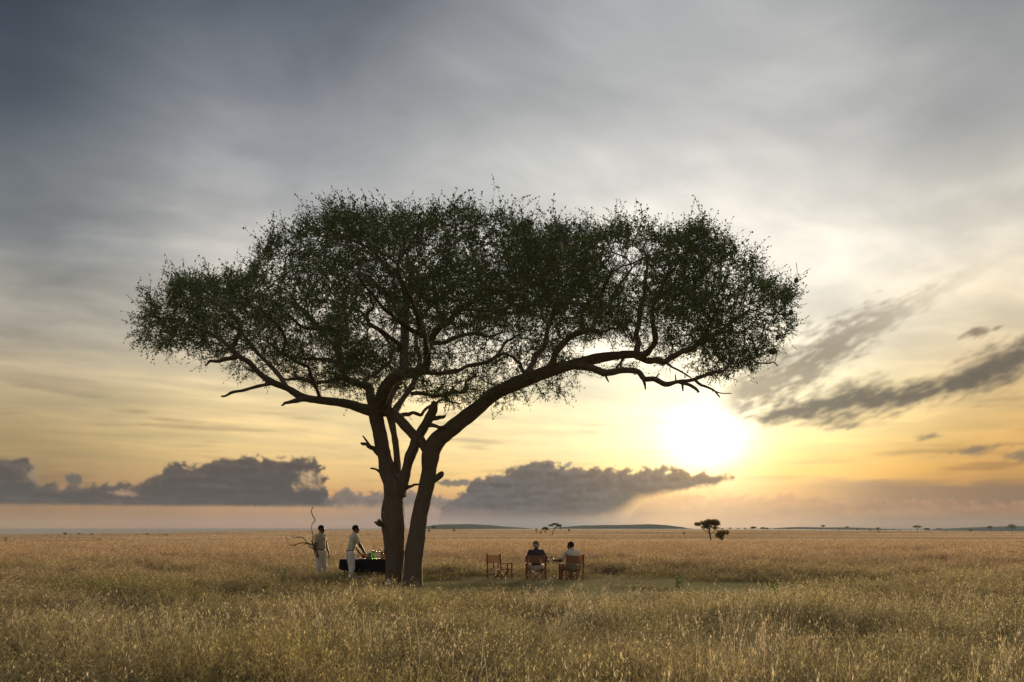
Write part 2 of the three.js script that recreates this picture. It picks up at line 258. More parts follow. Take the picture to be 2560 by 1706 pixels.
// ------------------------------------------------------------------ the big tree: traced limbs, grown twigs, leaf shoots
const TD = 20.4;                                    // metres from the camera to the trunk
const barkTex = valueTexture(512, (u, v, c) => { const A = u * 6.28318, w = 0.35 * fbm(Math.cos(A) * 1.3, Math.sin(A) * 1.3, v * 9, 3), r = billow(Math.cos(A + w) * 5.5, Math.sin(A + w) * 5.5, 2 + Math.sin(v * 6.28318) * 1.1 + Math.cos(v * 6.28318) * 0.6, 4), n = tiled(u, v, 5, 3, 3); const s = 0.55 + 1.1 * r + 0.35 * n; c[0] = s; c[1] = s * 0.985; c[2] = s * 0.96; }, false);
const barkBump = valueTexture(512, (u, v, c) => { const A = u * 6.28318, w = 0.35 * fbm(Math.cos(A) * 1.3, Math.sin(A) * 1.3, v * 9, 3), r = billow(Math.cos(A + w) * 5.5, Math.sin(A + w) * 5.5, 2 + Math.sin(v * 6.28318) * 1.1 + Math.cos(v * 6.28318) * 0.6, 4), n = tiled(u, v, 11, 6, 3); c[0] = c[1] = c[2] = clamp(0.1 + 1.7 * r + 0.25 * n); }, false);
const barkMat = new THREE.MeshStandardMaterial({ color: new THREE.Color(0.32, 0.245, 0.17), map: barkTex, bumpMap: barkBump, bumpScale: 0.06, roughness: 0.95 });
const twigMat = std(0.13, 0.10, 0.07, 0.95);
const deadMat = new THREE.MeshStandardMaterial({ color: new THREE.Color(0.15, 0.12, 0.095), map: barkTex, bumpMap: barkBump, bumpScale: 0.012, roughness: 0.95 });
// a bent, tapering tube through points [x, y, z, r]
function tube(P, opt = {}) {
  const { step = 0.12, furrow = 0, lumpy = 0.08, seed = 1, minSides = 5, maxSides = 26, cap = true } = opt;
  const crv = new THREE.CatmullRomCurve3(P.map((p) => V(p[0], p[1], p[2])), false, 'centripetal'), L = crv.getLength(), n = Math.max(2, Math.ceil(L / step)), k = P.length - 1;
  const rAt = (t) => { const f = clamp(t * k, 0, k - 1e-6), i = Math.floor(f), w = f - i; return mixn(P[i][3], P[i + 1][3], w); };
  const rMax = Math.max(...P.map((p) => p[3])), sides = Math.round(clamp(rMax * 130, minSides, maxSides)), pos = [], uv = [], idx = [];
  let prev = null, N = V(0, 0, 0), Bn = V(0, 0, 0), len = 0, last = null; const rep = Math.max(1, Math.round(rMax * 6.28 / 0.7));
  for (let i = 0; i <= n; i++) {
    const t = i / n, c = crv.getPoint(t), T = crv.getTangent(t);
    if (!prev) N.crossVectors(T, Math.abs(T.y) < 0.9 ? V(0, 1, 0) : V(1, 0, 0)).normalize(); else { N.sub(T.clone().multiplyScalar(N.dot(T))).normalize(); }
    Bn.crossVectors(T, N); prev = T; if (last) len += c.distanceTo(last); last = c.clone();
    const r0 = rAt(t) * (1 + lumpy * noise3(len * 2.2, seed * 3.7, 1.3) + lumpy * 0.7 * noise3(len * 6, seed * 1.7, 4.1));
    for (let j = 0; j <= sides; j++) {
      const a = (j % sides) / sides * Math.PI * 2, ca = Math.cos(a), sa = Math.sin(a);
      let r = r0 * (1 + lumpy * 0.9 * noise3(ca * 1.4 + seed, sa * 1.4, len * 1.6));
      if (furrow) r -= furrow * Math.abs(noise3(ca * 5.5 + 2, sa * 5.5, len * 0.9 + seed)) * 2;
      pos.push(c.x + (N.x * ca + Bn.x * sa) * r, c.y + (N.y * ca + Bn.y * sa) * r, c.z + (N.z * ca + Bn.z * sa) * r); uv.push(j / sides * rep, len / 0.7);
    }
  }
  for (let i = 0; i < n; i++) for (let j = 0; j < sides; j++) { const a = i * (sides + 1) + j, b = a + 1, c = a + sides + 1, d = c + 1; idx.push(a, b, c, b, d, c); }
  if (cap) for (const end of [0, n]) { const c = crv.getPoint(end / n), o = pos.length / 3, T = crv.getTangent(end / n).multiplyScalar((end ? 0.5 : -0.5) * rAt(end / n)); pos.push(c.x + T.x, c.y + T.y, c.z + T.z); uv.push(0.5, end ? len / 0.7 : 0); for (let j = 0; j < sides; j++) { const a = end * (sides + 1) + j; end ? idx.push(a, a + 1, o) : idx.push(a + 1, a, o); } }
  const g = new THREE.BufferGeometry(); g.setAttribute('position', new THREE.Float32BufferAttribute(pos, 3)); g.setAttribute('uv', new THREE.Float32BufferAttribute(uv, 2)); g.setIndex(idx); g.computeVertexNormals();
  { const nn = g.attributes.normal; for (let i = 0; i <= n; i++) { const a = i * (sides + 1), b = a + sides; const x = nn.getX(a) + nn.getX(b), y = nn.getY(a) + nn.getY(b), z = nn.getZ(a) + nn.getZ(b), l = Math.hypot(x, y, z) || 1; nn.setXYZ(a, x / l, y / l, z / l); nn.setXYZ(b, x / l, y / l, z / l); } }
  return g;
}
// limbs: [x, y, radius] as measured on the photograph at the trunk's distance, then metres nearer (-) or farther (+)
const limbSpec = [
  ['trunk', 0, [[984, 1500, 31, 0], [985, 1462, 23, 0], [986, 1404, 24, 0], [986, 1350, 28, 0], [983, 1315, 29, 0], [982, 1280, 27.5, 0], [984, 1244, 26, 0], [982, 1215, 25, 0], [972, 1190, 21, 0.05], [963, 1154, 19, 0.1], [956, 1118, 17.5, 0.1], [949, 1083, 17.5, 0.1], [941, 1047, 19, 0.1], [936, 1020, 19, 0.15]]],
  ['trunk', 0, [[1032, 1502, 34, -0.3], [1032, 1465, 27, -0.3], [1034, 1404, 25, -0.3], [1040, 1350, 22.5, -0.3], [1048, 1297, 21, -0.25], [1056, 1261, 20, -0.2], [1064, 1226, 19.6, -0.2], [1071, 1190, 20, -0.2], [1075, 1154, 21, -0.2], [1080, 1126, 24, -0.2], [1096, 1098, 21, -0.2], [1130, 1072, 20.5, -0.3], [1166, 1043, 19.5, -0.4], [1201, 1015, 18, -0.5], [1237, 985, 17.5, -0.6], [1263, 972, 17, -0.7], [1301, 955, 17, -0.8], [1358, 934, 16.5, -0.9], [1416, 916, 14, -1], [1496, 896, 12, -1], [1568, 887, 10.5, -1], [1600, 886, 9, -1]]],
  ['limb', 1, [[1000, 1240, 18, 0], [1006, 1210, 16, -0.02], [1016, 1172, 13, -0.05], [1023, 1147, 13.5, -0.08], [1034, 1122, 14, -0.1], [1042, 1098, 15, -0.1], [1058, 1072, 14, -0.15], [1072, 1048, 13.5, -0.2], [1083, 1024, 12, -0.25], [1086, 1006, 8, -0.3]]],
  ['limb', 0.3, [[1000, 1230, 11, 0.15], [995, 1190, 9, 0.25], [993, 1154, 9, 0.3], [990, 1118, 9, 0.3], [984, 1083, 9, 0.3], [978, 1050, 10, 0.3], [970, 1018, 11, 0.35], [980, 980, 9, 0.6], [1006, 930, 12, 0.8], [1012, 861, 11.5, 1.1], [1012, 804, 11, 1.4], [1018, 746, 10, 1.6], [1030, 719, 8, 1.8], [1052, 700, 6.5, 2.0], [1102, 685, 4.5, 2.2]]],
  ['limb', 0.5, [[960, 1028, 15, 0.1], [983, 1034, 14, 0], [1010, 1062, 13, -0.05], [1044, 1100, 13, -0.1]]],
  ['limb', 1, [[1072, 1130, 14, -0.2], [1060, 1116, 13, -0.15], [1046, 1094, 12, -0.12]]],
  ['limb', 1, [[1074, 1044, 9, -0.2], [1092, 1046, 6, -0.3], [1108, 1043, 4.5, -0.35], [1114, 1040, 2, -0.35]]],
  ['limb', 1, [[1070, 1062, 8, -0.2], [1090, 1066, 5, -0.35], [1106, 1068, 4, -0.45], [1110, 1067, 2, -0.5]]],
  ['limb', 0, [[1078, 1200, 11, -0.2], [1091, 1196, 8.5, -0.3], [1101, 1188, 8.5, -0.35], [1106, 1182, 5, -0.4]]],
  ['limb', 0, [[1012, 1222, 6, 0], [1023, 1217, 4, -0.05], [1036, 1212, 3.2, -0.1], [1046, 1211, 2.6, -0.1]]],
  ['limb', 0, [[950, 1136, 8, 0.1], [941, 1130, 6, 0.05], [930, 1120, 5, 0], [917, 1110, 4.4, -0.05], [902, 1108, 2.4, -0.1]]],
  ['limb', 0, [[926, 1116, 4, 0], [917, 1104, 3.2, 0], [907, 1090, 1.8, 0]]],
  ['limb', 0, [[958, 1186, 5, 0.05], [946, 1178, 3.4, 0], [936, 1173, 2.8, 0], [926, 1172, 1.8, 0]]],
  ['limb', 0, [[960, 1316, 6, -0.1], [950, 1312, 5, -0.25], [942, 1308, 4, -0.3], [936, 1306, 1.8, -0.3]]], ['limb', 0, [[951, 1312, 3.5, -0.25], [945, 1303, 2.6, -0.3], [943, 1300, 1.4, -0.3]]], ['limb', 0, [[953, 1311, 3.5, -0.25], [949, 1301, 2.6, -0.35], [947, 1298, 1.4, -0.35]]],
  // left main limb and its offshoots
  ['limb', 0.8, [[945, 1030, 17, 0.1], [905, 1022, 14, 0], [873, 1011, 12, -0.1], [816, 1003, 11, -0.3], [758, 994, 10, -0.5], [720, 972, 9, -0.6], [678, 955, 9, -0.8], [647, 933, 8, -0.9], [624, 907, 7.5, -1], [596, 890, 7.5, -1], [580, 872, 7, -1], [590, 850, 6, -1], [600, 820, 5, -1.1], [575, 785, 4, -1.2], [540, 760, 3, -1.4]]],
  ['limb', 0, [[600, 890, 6, -1], [572, 897, 5, -1], [548, 903, 4.5, -1], [525, 903, 3.8, -1], [515, 914, 1.6, -1]]],
  ['limb', 0, [[682, 958, 6, -0.8], [666, 962, 4.6, -0.9], [624, 972, 4, -1.2], [586, 980, 3.6, -1.4], [566, 989, 3, -1.5], [553, 991, 2.2, -1.5]]],
  ['limb', 0, [[790, 1000, 8, -0.4], [758, 998, 6.5, -0.6], [731, 1004, 5, -0.8], [712, 1008, 3.4, -0.9], [703, 1014, 1.8, -0.9]]],
  ['limb', 1, [[802, 1000, 6, -0.3], [795, 982, 5, -0.5], [781, 949, 4.3, -0.8], [770, 918, 4.3, -1.2], [731, 899, 4.2, -1.6], [707, 880, 4.4, -1.8], [712, 853, 4.6, -2], [701, 822, 4.6, -2.3], [685, 803, 3.6, -2.6], [650, 770, 2.6, -3]]],
  ['limb', 0.5, [[936, 1026, 15, 0.15], [926, 991, 11, 0.2], [921, 968, 11, 0.2], [892, 959, 10, 0.2], [861, 941, 9, 0.1], [850, 907, 8, 0], [848, 868, 7, -0.2], [842, 830, 6, -0.4], [815, 821, 6, -0.6], [758, 819, 5, -1], [731, 796, 4, -1.3], [690, 760, 3, -1.7]]],
  ['limb', 1, [[850, 905, 5.5, 0], [828, 902, 4.4, 0.3], [796, 899, 4.2, 0.7], [747, 895, 3.6, 1.2], [712, 888, 3, 1.6], [660, 850, 2.2, 2.2]]],
  ['limb', 1, [[858, 944, 6, 0.1], [816, 955, 5, 0.5], [785, 960, 4.6, 0.9], [750, 945, 4, 1.4], [712, 949, 3.2, 1.8], [670, 915, 2.4, 2.4]]],
  ['limb', 1, [[905, 962, 7, 0.2], [920, 945, 6.5, 0.6], [949, 926, 6, 1.2], [975, 905, 5, 1.8], [985, 870, 4.5, 2.6], [960, 840, 3.6, 3.4], [930, 810, 2.6, 4]]],
  // middle arch
  ['limb', 0.4, [[946, 1030, 18, 0.05], [949, 1012, 16.5, -0.05], [960, 976, 16, -0.2], [983, 946, 15, -0.35], [1014, 934, 14, -0.5], [1048, 929, 13, -0.6], [1067, 912, 11, -0.7], [1069, 880, 10, -0.8], [1076, 850, 10, -0.9], [1102, 815, 9, -1.1], [1125, 804, 8.5, -1.2], [1140, 777, 8, -1.3], [1171, 761, 7, -1.5], [1194, 742, 6, -1.7], [1208, 712, 4.8, -2], [1230, 680, 3.6, -2.3]]],
  ['limb', 0.3, [[1077, 852, 8, -0.9], [1048, 834, 7, -1.2], [1025, 823, 6.5, -1.5], [1002, 807, 6, -1.8], [976, 784, 5.5, -2.2], [957, 769, 4.6, -2.5], [930, 735, 3.6, -3], [900, 700, 2.6, -3.5]]],
  ['limb', 1, [[1010, 872, 8, 1.0], [995, 858, 6, 0.9], [957, 830, 5.2, 0.6], [922, 811, 5, 0.4], [917, 788, 4.6, 0.3], [934, 769, 4, 0.2], [925, 735, 3, 0]]],
  ['limb', 1, [[919, 800, 4.4, 0.4], [900, 778, 3.6, 0.6], [880, 773, 3.2, 0.8], [850, 765, 2.4, 1.2]]],
  ['limb', 1, [[1126, 802, 6, -1.2], [1098, 785, 5.4, -1], [1089, 752, 5, -0.8], [1087, 723, 4.4, -0.6], [1080, 690, 3.4, -0.3]]],
  ['limb', 1, [[1027, 726, 6, 1.7], [1024, 690, 5, 1.4], [1032, 668, 4.2, 1.2], [1018, 640, 3.2, 1]]],
  ['limb', 1, [[1060, 930, 8, -0.6], [1094, 934, 6, -0.2], [1148, 926, 5.6, 0.3], [1171, 915, 5.2, 0.6], [1224, 903, 4.8, 1], [1247, 884, 4.2, 1.3], [1263, 857, 3.6, 1.6], [1300, 835, 2.6, 2]]],
  ['limb', 1, [[1240, 893, 4, 1.2], [1260, 884, 3.8, 1], [1282, 892, 3.8, 0.6], [1300, 910, 3.8, 0], [1312, 934, 4, -0.6]]],
  ['limb', 1, [[1082, 858, 7, -0.9], [1110, 857, 5.6, -0.6], [1148, 842, 5, -0.1], [1186, 834, 4.4, 0.4], [1224, 842, 3.6, 0.9], [1262, 830, 2.8, 1.4]]],
  ['limb', 1, [[1138, 780, 5.6, -1.3], [1162, 774, 4.8, -1.6], [1186, 773, 4.6, -2], [1224, 777, 4.2, -2.4], [1255, 788, 3.6, -2.8], [1293, 781, 3.2, -3.2], [1330, 760, 2.4, -3.7]]],
  ['limb', 1, [[1030, 985, 6, 0.5], [1045, 983, 5.4, 0.8], [1090, 991, 5, 1.3], [1129, 983, 4.6, 1.7], [1163, 980, 4, 2.1], [1165, 955, 3.2, 2.5], [1195, 930, 2.4, 3]]],
  ['limb', 1, [[986, 1030, 10, 0.4], [998, 1011, 8.5, 0.6], [1022, 977, 8, 1], [1037, 951, 7.5, 1.4], [1050, 905, 7, 2.2], [1040, 850, 6, 3.2], [1060, 790, 5, 4.2], [1100, 740, 3.6, 5]]],
  ['limb', 1, [[1000, 1040, 6.5, 0.2], [1012, 1036, 5.5, 0.5], [1033, 1032, 5, 0.8], [1052, 1038, 4.6, 1], [1068, 1020, 4, 1.4], [1105, 1000, 3, 2], [1150, 1010, 2, 2.6]]],
  // right limb: risers and the lower arm
  ['limb', 1, [[1590, 890, 9, -1], [1593, 870, 8.5, -1], [1591, 837, 8, -1], [1599, 801, 7.4, -1], [1604, 759, 6.6, -1], [1611, 712, 5.6, -1], [1618, 670, 4, -1], [1612, 630, 2.8, -1.1]]],
  ['limb', 1, [[1596, 888, 9, -1], [1616, 884, 8, -1], [1636, 859, 7.4, -1.2], [1634, 819, 6.6, -1.3], [1632, 766, 5.8, -1.5], [1650, 730, 4.8, -1.7], [1670, 690, 3.4, -2], [1700, 650, 2.4, -2.3]]],
  ['limb', 1, [[1585, 888, 9, -1], [1621, 903, 8, -0.9], [1661, 905, 7.4, -0.8], [1686, 891, 7, -0.6], [1729, 873, 7, -0.4], [1764, 848, 6, -0.2], [1793, 834, 5, 0], [1836, 801, 4, 0.2], [1875, 775, 2.8, 0.4]]],
  ['limb', 1, [[1735, 868, 5.5, -0.4], [1752, 850, 5, -0.6], [1771, 819, 4.4, -1], [1790, 780, 3.4, -1.5], [1815, 740, 2.4, -2]]],
  ['limb', 0, [[1440, 912, 11, -1], [1479, 920, 9.5, -1.2], [1514, 932, 9, -1.4], [1557, 926, 8.2, -1.5], [1596, 930, 8, -1.6], [1611, 947, 7.2, -1.7], [1636, 948, 6.4, -1.8], [1664, 961, 6.4, -1.8], [1693, 955, 5.8, -1.8], [1729, 951, 5.2, -1.8], [1757, 941, 4.8, -1.8], [1786, 931, 4.4, -1.7], [1811, 926, 4, -1.6], [1824, 909, 3.4, -1.5], [1825, 884, 3, -1.4], [1815, 859, 2.4, -1.3]]],
  ['limb', 0, [[1738, 951, 4, -1.8], [1752, 963, 3.6, -1.9], [1770, 969, 3.4, -2], [1787, 978, 3, -2], [1800, 994, 1.6, -2]]],
  ['limb', 0, [[1775, 972, 2.4, -2], [1800, 983, 1.7, -2.1], [1829, 984, 1.1, -2.2]]],
  ['limb', 0, [[1700, 957, 4.6, -1.8], [1722, 962, 4.6, -2], [1740, 973, 4.6, -2.2], [1748, 981, 2.6, -2.3]]],
  ['limb', 0, [[1606, 944, 5, -1.7], [1612, 960, 3.6, -1.8], [1614, 974, 1.8, -1.8]]], ['limb', 0, [[1706, 958, 3.4, -1.8], [1707, 970, 2.6, -1.9], [1708, 979, 1.6, -1.9]]], ['limb', 0, [[1512, 934, 4, -1.4], [1517, 946, 3, -1.5], [1522, 956, 1.5, -1.5]]],
  ['limb', 0, [[1662, 905, 3.4, -0.8], [1680, 918, 3, -1], [1700, 928, 2.6, -1.2], [1728, 945, 1.8, -1.6]]], ['limb', 0, [[1640, 946, 2.4, -1.8], [1645, 938, 2.2, -1.8], [1650, 935, 1.6, -1.8]]], ['limb', 0, [[1690, 953, 2, -1.8], [1689, 943, 1.6, -1.8], [1688, 936, 1, -1.8]]],
  ['limb', 0, [[1540, 924, 3.4, -1.4], [1548, 912, 3, -1.2], [1560, 898, 3, -1.1]]], ['limb', 0, [[1552, 924, 3, -1.4], [1553, 908, 2.6, -1.2], [1556, 892, 2.6, -1]]],
  ['limb', 1, [[1364, 930, 11, -0.9], [1379, 912, 9.4, -1], [1389, 884, 8.6, -1.1], [1411, 855, 8, -1.2], [1436, 837, 8, -1.3], [1471, 827, 8, -1.4], [1492, 829, 7.4, -1.5], [1506, 836, 5, -1.5]]],
  ['limb', 1, [[1463, 828, 6.6, -1.4], [1456, 812, 6.4, -1.5], [1454, 794, 6, -1.7], [1458, 766, 5.4, -2], [1480, 752, 4.8, -2.3], [1502, 740, 4, -2.6], [1520, 700, 2.8, -3]]],
  ['limb', 1, [[1480, 826, 6.6, -1.4], [1486, 808, 6.4, -1.2], [1494, 792, 6, -1], [1511, 772, 5.6, -0.6], [1530, 744, 5, -0.2], [1550, 712, 4, 0.3], [1580, 670, 2.8, 0.8]]],
  ['limb', 0, [[1505, 830, 3, -1.5], [1530, 822, 2.6, -1.6], [1556, 818, 2.2, -1.7], [1572, 822, 1.6, -1.8]]],
  ['limb', 1, [[1866, 870, 3, -0.5], [1879, 891, 2.6, -0.6], [1889, 906, 2.4, -0.7], [1921, 909, 2, -0.8], [1934, 905, 1.6, -0.8], [1946, 916, 0.9, -0.9]]],
  // limbs that run towards and away from the camera and carry the rest of the crown
  ['limb', 1, [[1012, 800, 9, 1.4], [1000, 760, 8, 2.4], [960, 730, 6.6, 3.8], [930, 700, 5, 5.2], [900, 680, 3, 6.6]]],
  ['limb', 1, [[1069, 880, 8, -0.8], [1060, 830, 7.4, -2], [1040, 780, 6.4, -3.2], [1020, 730, 5, -4.4], [1000, 690, 3, -5.4]]],
  ['limb', 1, [[1194, 742, 6, -1.7], [1240, 730, 5.4, -2.8], [1300, 720, 4.6, -3.8], [1350, 700, 3, -4.8]]],
  ['limb', 1, [[1301, 955, 10, -0.8], [1330, 915, 8, 0.4], [1360, 870, 7, 1.8], [1370, 820, 6, 3.4], [1400, 770, 4.8, 4.8], [1440, 730, 3, 6]]],
  ['limb', 1, [[1611, 712, 5.5, -1], [1640, 740, 5, 1], [1690, 740, 4.4, 2.6], [1740, 730, 3, 4]]],
  ['limb', 1, [[848, 868, 6, -0.2], [820, 850, 5.4, 1.2], [780, 800, 4.6, 2.8], [740, 760, 3, 4.4]]],
  ['limb', 1, [[720, 972, 7, -0.6], [690, 930, 6, 0.6], [640, 880, 5, 1.8], [600, 830, 4, 2.8], [540, 790, 2.6, 3.6]]],
  ['limb', 1, [[580, 872, 6, -1], [540, 842, 5, -0.8], [490, 820, 4, -0.6], [440, 800, 3, -0.5], [390, 795, 2, -0.4]]],
  ['limb', 1, [[1018, 746, 8, 1.6], [1000, 700, 6.6, 1.2], [960, 660, 5, 0.6], [930, 620, 3.6, 0], [900, 580, 2.4, -0.4]]],
  ['limb', 1, [[1208, 712, 4.6, -2], [1190, 670, 4, -1.6], [1180, 620, 3, -1.2], [1150, 570, 2.2, -0.8]]],
];
const crownTop = [[292, 800], [330, 745], [375, 660], [440, 632], [522, 612], [600, 606], [640, 600], [660, 560], [718, 515], [790, 492], [827, 482], [900, 484], [979, 478], [1040, 482], [1121, 466], [1200, 482], [1284, 492], [1360, 520], [1447, 518], [1545, 514], [1640, 522], [1730, 512], [1790, 540], [1828, 566], [1870, 598], [1915, 630], [1960, 668], [2004, 694], [2016, 740], [2018, 765]];
const crownBottom = [[292, 804], [320, 842], [359, 862], [420, 872], [479, 872], [520, 905], [560, 950], [653, 960], [700, 945], [762, 975], [850, 985], [930, 1000], [1022, 1012], [1142, 1024], [1220, 1018], [1305, 1004], [1425, 985], [1480, 940], [1560, 930], [1640, 930], [1740, 930], [1800, 940], [1849, 925], [1900, 920], [1937, 915], [1970, 850], [2000, 810], [2018, 768]];
const onPhoto = (p) => [1280 + p.x * F / -p.z, 1322 - (p.y - EYE) * F / -p.z];
const atTree = (px, py, dz) => { const z = TD + dz; return V((px - 1280) * z / F, EYE + (1322 - py) * z / F, -z); };
const treeBase = atTree(1008, 1478, 0); treeBase.y = terrain(treeBase.x, treeBase.z);
const tree = thing('umbrella_thorn_tree', 'huge umbrella thorn tree with two leaning trunks and wide dark crown', 'tree', [treeBase.x, treeBase.y, treeBase.z]);
const rel = (p) => p.sub(treeBase);
{
  const R = rng(5), nodes = [];                      // nodes: {p, parent, r, kids}
  limbSpec.forEach(([name, grow, pts], li) => {
    const P = pts.map(([x, y, r, dz]) => { const p = rel(atTree(x, y, dz)); return [p.x, p.y, p.z, r * (name === 'limb' && grow ? 0.95 : 1) * (TD + dz) / F]; });
    const isTrunk = name === 'trunk';
    if (!isTrunk && P.length > 3 && P[0][3] < 0.1) for (let i = P.length - 2; i > 0; i--) { const a = P[i], b = P[i + 1], k = 0.6, rr = (a[3] + b[3]) / 2; P.splice(i + 1, 0, [(a[0] + b[0]) / 2 + (R() - 0.5) * rr * k * 2, (a[1] + b[1]) / 2 + (R() - 0.5) * rr * k * 2, (a[2] + b[2]) / 2 + (R() - 0.5) * rr * k * 2, rr * (0.9 + 0.25 * R())]); }
    const g = tube(P, { step: isTrunk ? 0.07 : 0.07, furrow: isTrunk ? 0.013 : P[0][3] > 0.1 ? 0.008 : 0.002, lumpy: isTrunk ? 0.1 : 0.16, seed: li + 1, maxSides: isTrunk ? 48 : 26, minSides: 6 });
    add(tree, name, g, barkMat);
    if (!grow) { if (li > 1) return; }
    const crv = new THREE.CatmullRomCurve3(P.map((p) => V(p[0], p[1], p[2])), false, 'centripetal'), L = crv.getLength(), n = Math.ceil(L / 0.22); let prev = -1;
    for (let i = Math.floor(n * (isTrunk ? (li ? 0.55 : 0.97) : grow < 1 ? 0.4 : 0.12)); i <= n; i++) { const t = i / n, f = clamp(t * (P.length - 1), 0, P.length - 1.001), k = Math.floor(f); nodes.push({ p: crv.getPoint(t), parent: prev, r: mixn(P[k][3], P[k + 1][3], f - k), limb: true, kids: 0 }); prev = nodes.length - 1; }
  });
  // attraction points through the crown's volume
  const pts = [], inside = (px, py) => px > 336 && px < 1974 && py > along(crownTop, px) + 50 + 30 * sm(700, 560, px) + 46 * Math.max(0, 0.35 - fbm(px * 0.018, 3.3, 1.1, 3) * 1.3) - 8 && py < along(crownBottom, px);
  let guard = 0;
  while (pts.length < 20500 && guard++ < 900000) {
    const px0 = 294 + R() * 1722, q = R() * 2 - 1, Rz = 1.2 + 6.6 * Math.sqrt(Math.max(0, 1 - ((px0 - 1150) / 880) ** 2)), dz = q * Rz;
    const T = along(crownTop, px0), B = along(crownBottom, px0), ht = (1322 - T) * TD / F, hb = (1322 - B) * TD / F, edge = ht - 0.5 * (ht - hb), c = Math.sqrt(1 - q * q);
    const top = edge + (ht - edge) * c, bot = mixn(hb, edge - 0.6, q * q), t = R(), y = EYE + mixn(bot, top, t), p = V((px0 - 1280) * TD / F, y, -(TD + dz)), [px, py] = onPhoto(p);
    if (!inside(px, py)) continue;
    const hgt = (along(crownBottom, px) - py) / (along(crownBottom, px) - along(crownTop, px));
    let dens = 0.2 + 0.8 * sm(0.25, 0.62, hgt);
    for (const [cx, cy, rx, ry] of [[830, 845, 70, 40], [905, 900, 90, 45], [720, 900, 60, 40], [560, 850, 70, 45], [1075, 985, 110, 26], [1000, 900, 60, 50]]) dens = Math.max(dens, 0.95 * sm(1.25, 0.5, Math.hypot((px - cx) / rx, (py - cy) / ry)));
    dens = Math.max(dens, 0.85 * sm(560, 480, px), 0.9 * sm(1700, 1800, px));
    dens *= 1 - 0.6 * sm(1.15, 0.55, Math.hypot((px - 1260) / 250, (py - 885) / 120)) * (Math.abs(dz) < 5 ? 1 : 0.7);
    dens *= 1 - 0.97 * sm(1.2, 0.7, Math.hypot((px - 1515) / 85, (py - 880) / 42));
    dens *= 1 - 0.8 * sm(1.2, 0.7, Math.hypot((px - 640) / 70, (py - 930) / 40));
    dens *= 1 - 0.75 * sm(1.2, 0.7, Math.hypot((px - 1690) / 130, (py - 915) / 30));
    dens *= 1 - 0.6 * sm(1.2, 0.7, Math.hypot((px - 980) / 110, (py - 790) / 55));
    if (R() > dens) continue;
    if (fbm(p.x * 0.55, p.y * 0.75, p.z * 0.55, 2) < -0.02) continue;
    pts.push(rel(p));
  }
  // space colonisation
  const IR = 2.3, KR = 0.22, STEP = 0.16, cell = IR, grid = new Map(), key = (p) => Math.floor(p.x / cell) + ',' + Math.floor(p.y / cell) + ',' + Math.floor(p.z / cell);
  const A = pts.map((p) => ({ p, best: -1, d: IR * IR, alive: true })); for (const a of A) { const k = key(a.p); if (!grid.has(k)) grid.set(k, []); grid.get(k).push(a); }
  const touch = (i) => { const p = nodes[i].p, bx = Math.floor(p.x / cell), by = Math.floor(p.y / cell), bz = Math.floor(p.z / cell); for (let x = -1; x <= 1; x++) for (let y = -1; y <= 1; y++) for (let z = -1; z <= 1; z++) { const L = grid.get((bx + x) + ',' + (by + y) + ',' + (bz + z)); if (L) for (const a of L) if (a.alive) { const d = a.p.distanceToSquared(p); if (d < a.d) { a.d = d; a.best = i; if (d < KR * KR) { a.alive = false; } } } } };
  for (let i = 0; i < nodes.length; i++) touch(i);
  for (let it = 0; it < 90 && nodes.length < 60000; it++) {
    const pull = new Map();
    for (const a of A) if (a.alive && a.best >= 0) { const n = nodes[a.best], d = a.p.clone().sub(n.p).normalize(); if (pull.has(a.best)) pull.get(a.best).add(d); else pull.set(a.best, d); }
    if (!pull.size) break;
    const fresh = [];
    for (const [i, d] of pull) {
      const n = nodes[i]; if (n.kids > (n.limb ? 5 : 3)) { n.stuck = (n.stuck ?? 0) + 1; }
      d.normalize(); d.x += (R() - 0.5) * 0.75; d.y += (R() - 0.5) * 0.65 + 0.05; d.z += (R() - 0.5) * 0.75;
      if (n.dir) d.addScaledVector(n.dir, 0.35);
      d.normalize(); const p = n.p.clone().addScaledVector(d, STEP * (0.8 + 0.4 * R())); n.kids++;
      nodes.push({ p, parent: i, r: 0, kids: 0, dir: d }); fresh.push(nodes.length - 1);
    }
    for (const i of fresh) touch(i);
  }
  // thickness from the tips down
  const load = new Float32Array(nodes.length);
  for (let i = nodes.length - 1; i >= 0; i--) { const n = nodes[i]; if (n.limb) continue; if (load[i] === 0) load[i] = 1; n.size = load[i]; n.r = 0.0056 * Math.pow(load[i], 0.40); if (n.parent >= 0) load[n.parent] += load[i]; }
  const pos = [], idx = []; let shoots = [];
  const q = new THREE.Quaternion(), up = V(0, 1, 0);
  nodes.forEach((n, i) => {
    if (n.limb || n.parent < 0) return;
    const a = nodes[n.parent], ra = a.limb ? Math.min(a.r * 0.8, n.r * 1.5) : Math.min(a.r, n.r * 1.6), rb = n.kids ? n.r : n.r * 0.5, d = n.p.clone().sub(a.p).normalize(), s = n.r > 0.02 ? 6 : n.r > 0.009 ? 4 : 3;
    const u = V(0, 0, 0).crossVectors(d, Math.abs(d.y) < 0.9 ? up : V(1, 0, 0)).normalize(), w = V(0, 0, 0).crossVectors(d, u), o = pos.length / 3;
    for (let k = 0; k < s; k++) { const c = Math.cos(k / s * 6.2832), e = Math.sin(k / s * 6.2832); for (const [b, r, x] of [[a.p, ra, -0.3 * ra], [n.p, rb, 0.3 * rb]]) pos.push(b.x + (u.x * c + w.x * e) * r + d.x * x, b.y + (u.y * c + w.y * e) * r + d.y * x, b.z + (u.z * c + w.z * e) * r + d.z * x); }
    for (let k = 0; k < s; k++) { const a0 = o + k * 2, b0 = o + ((k + 1) % s) * 2; idx.push(a0, a0 + 1, b0, b0, a0 + 1, b0 + 1); }
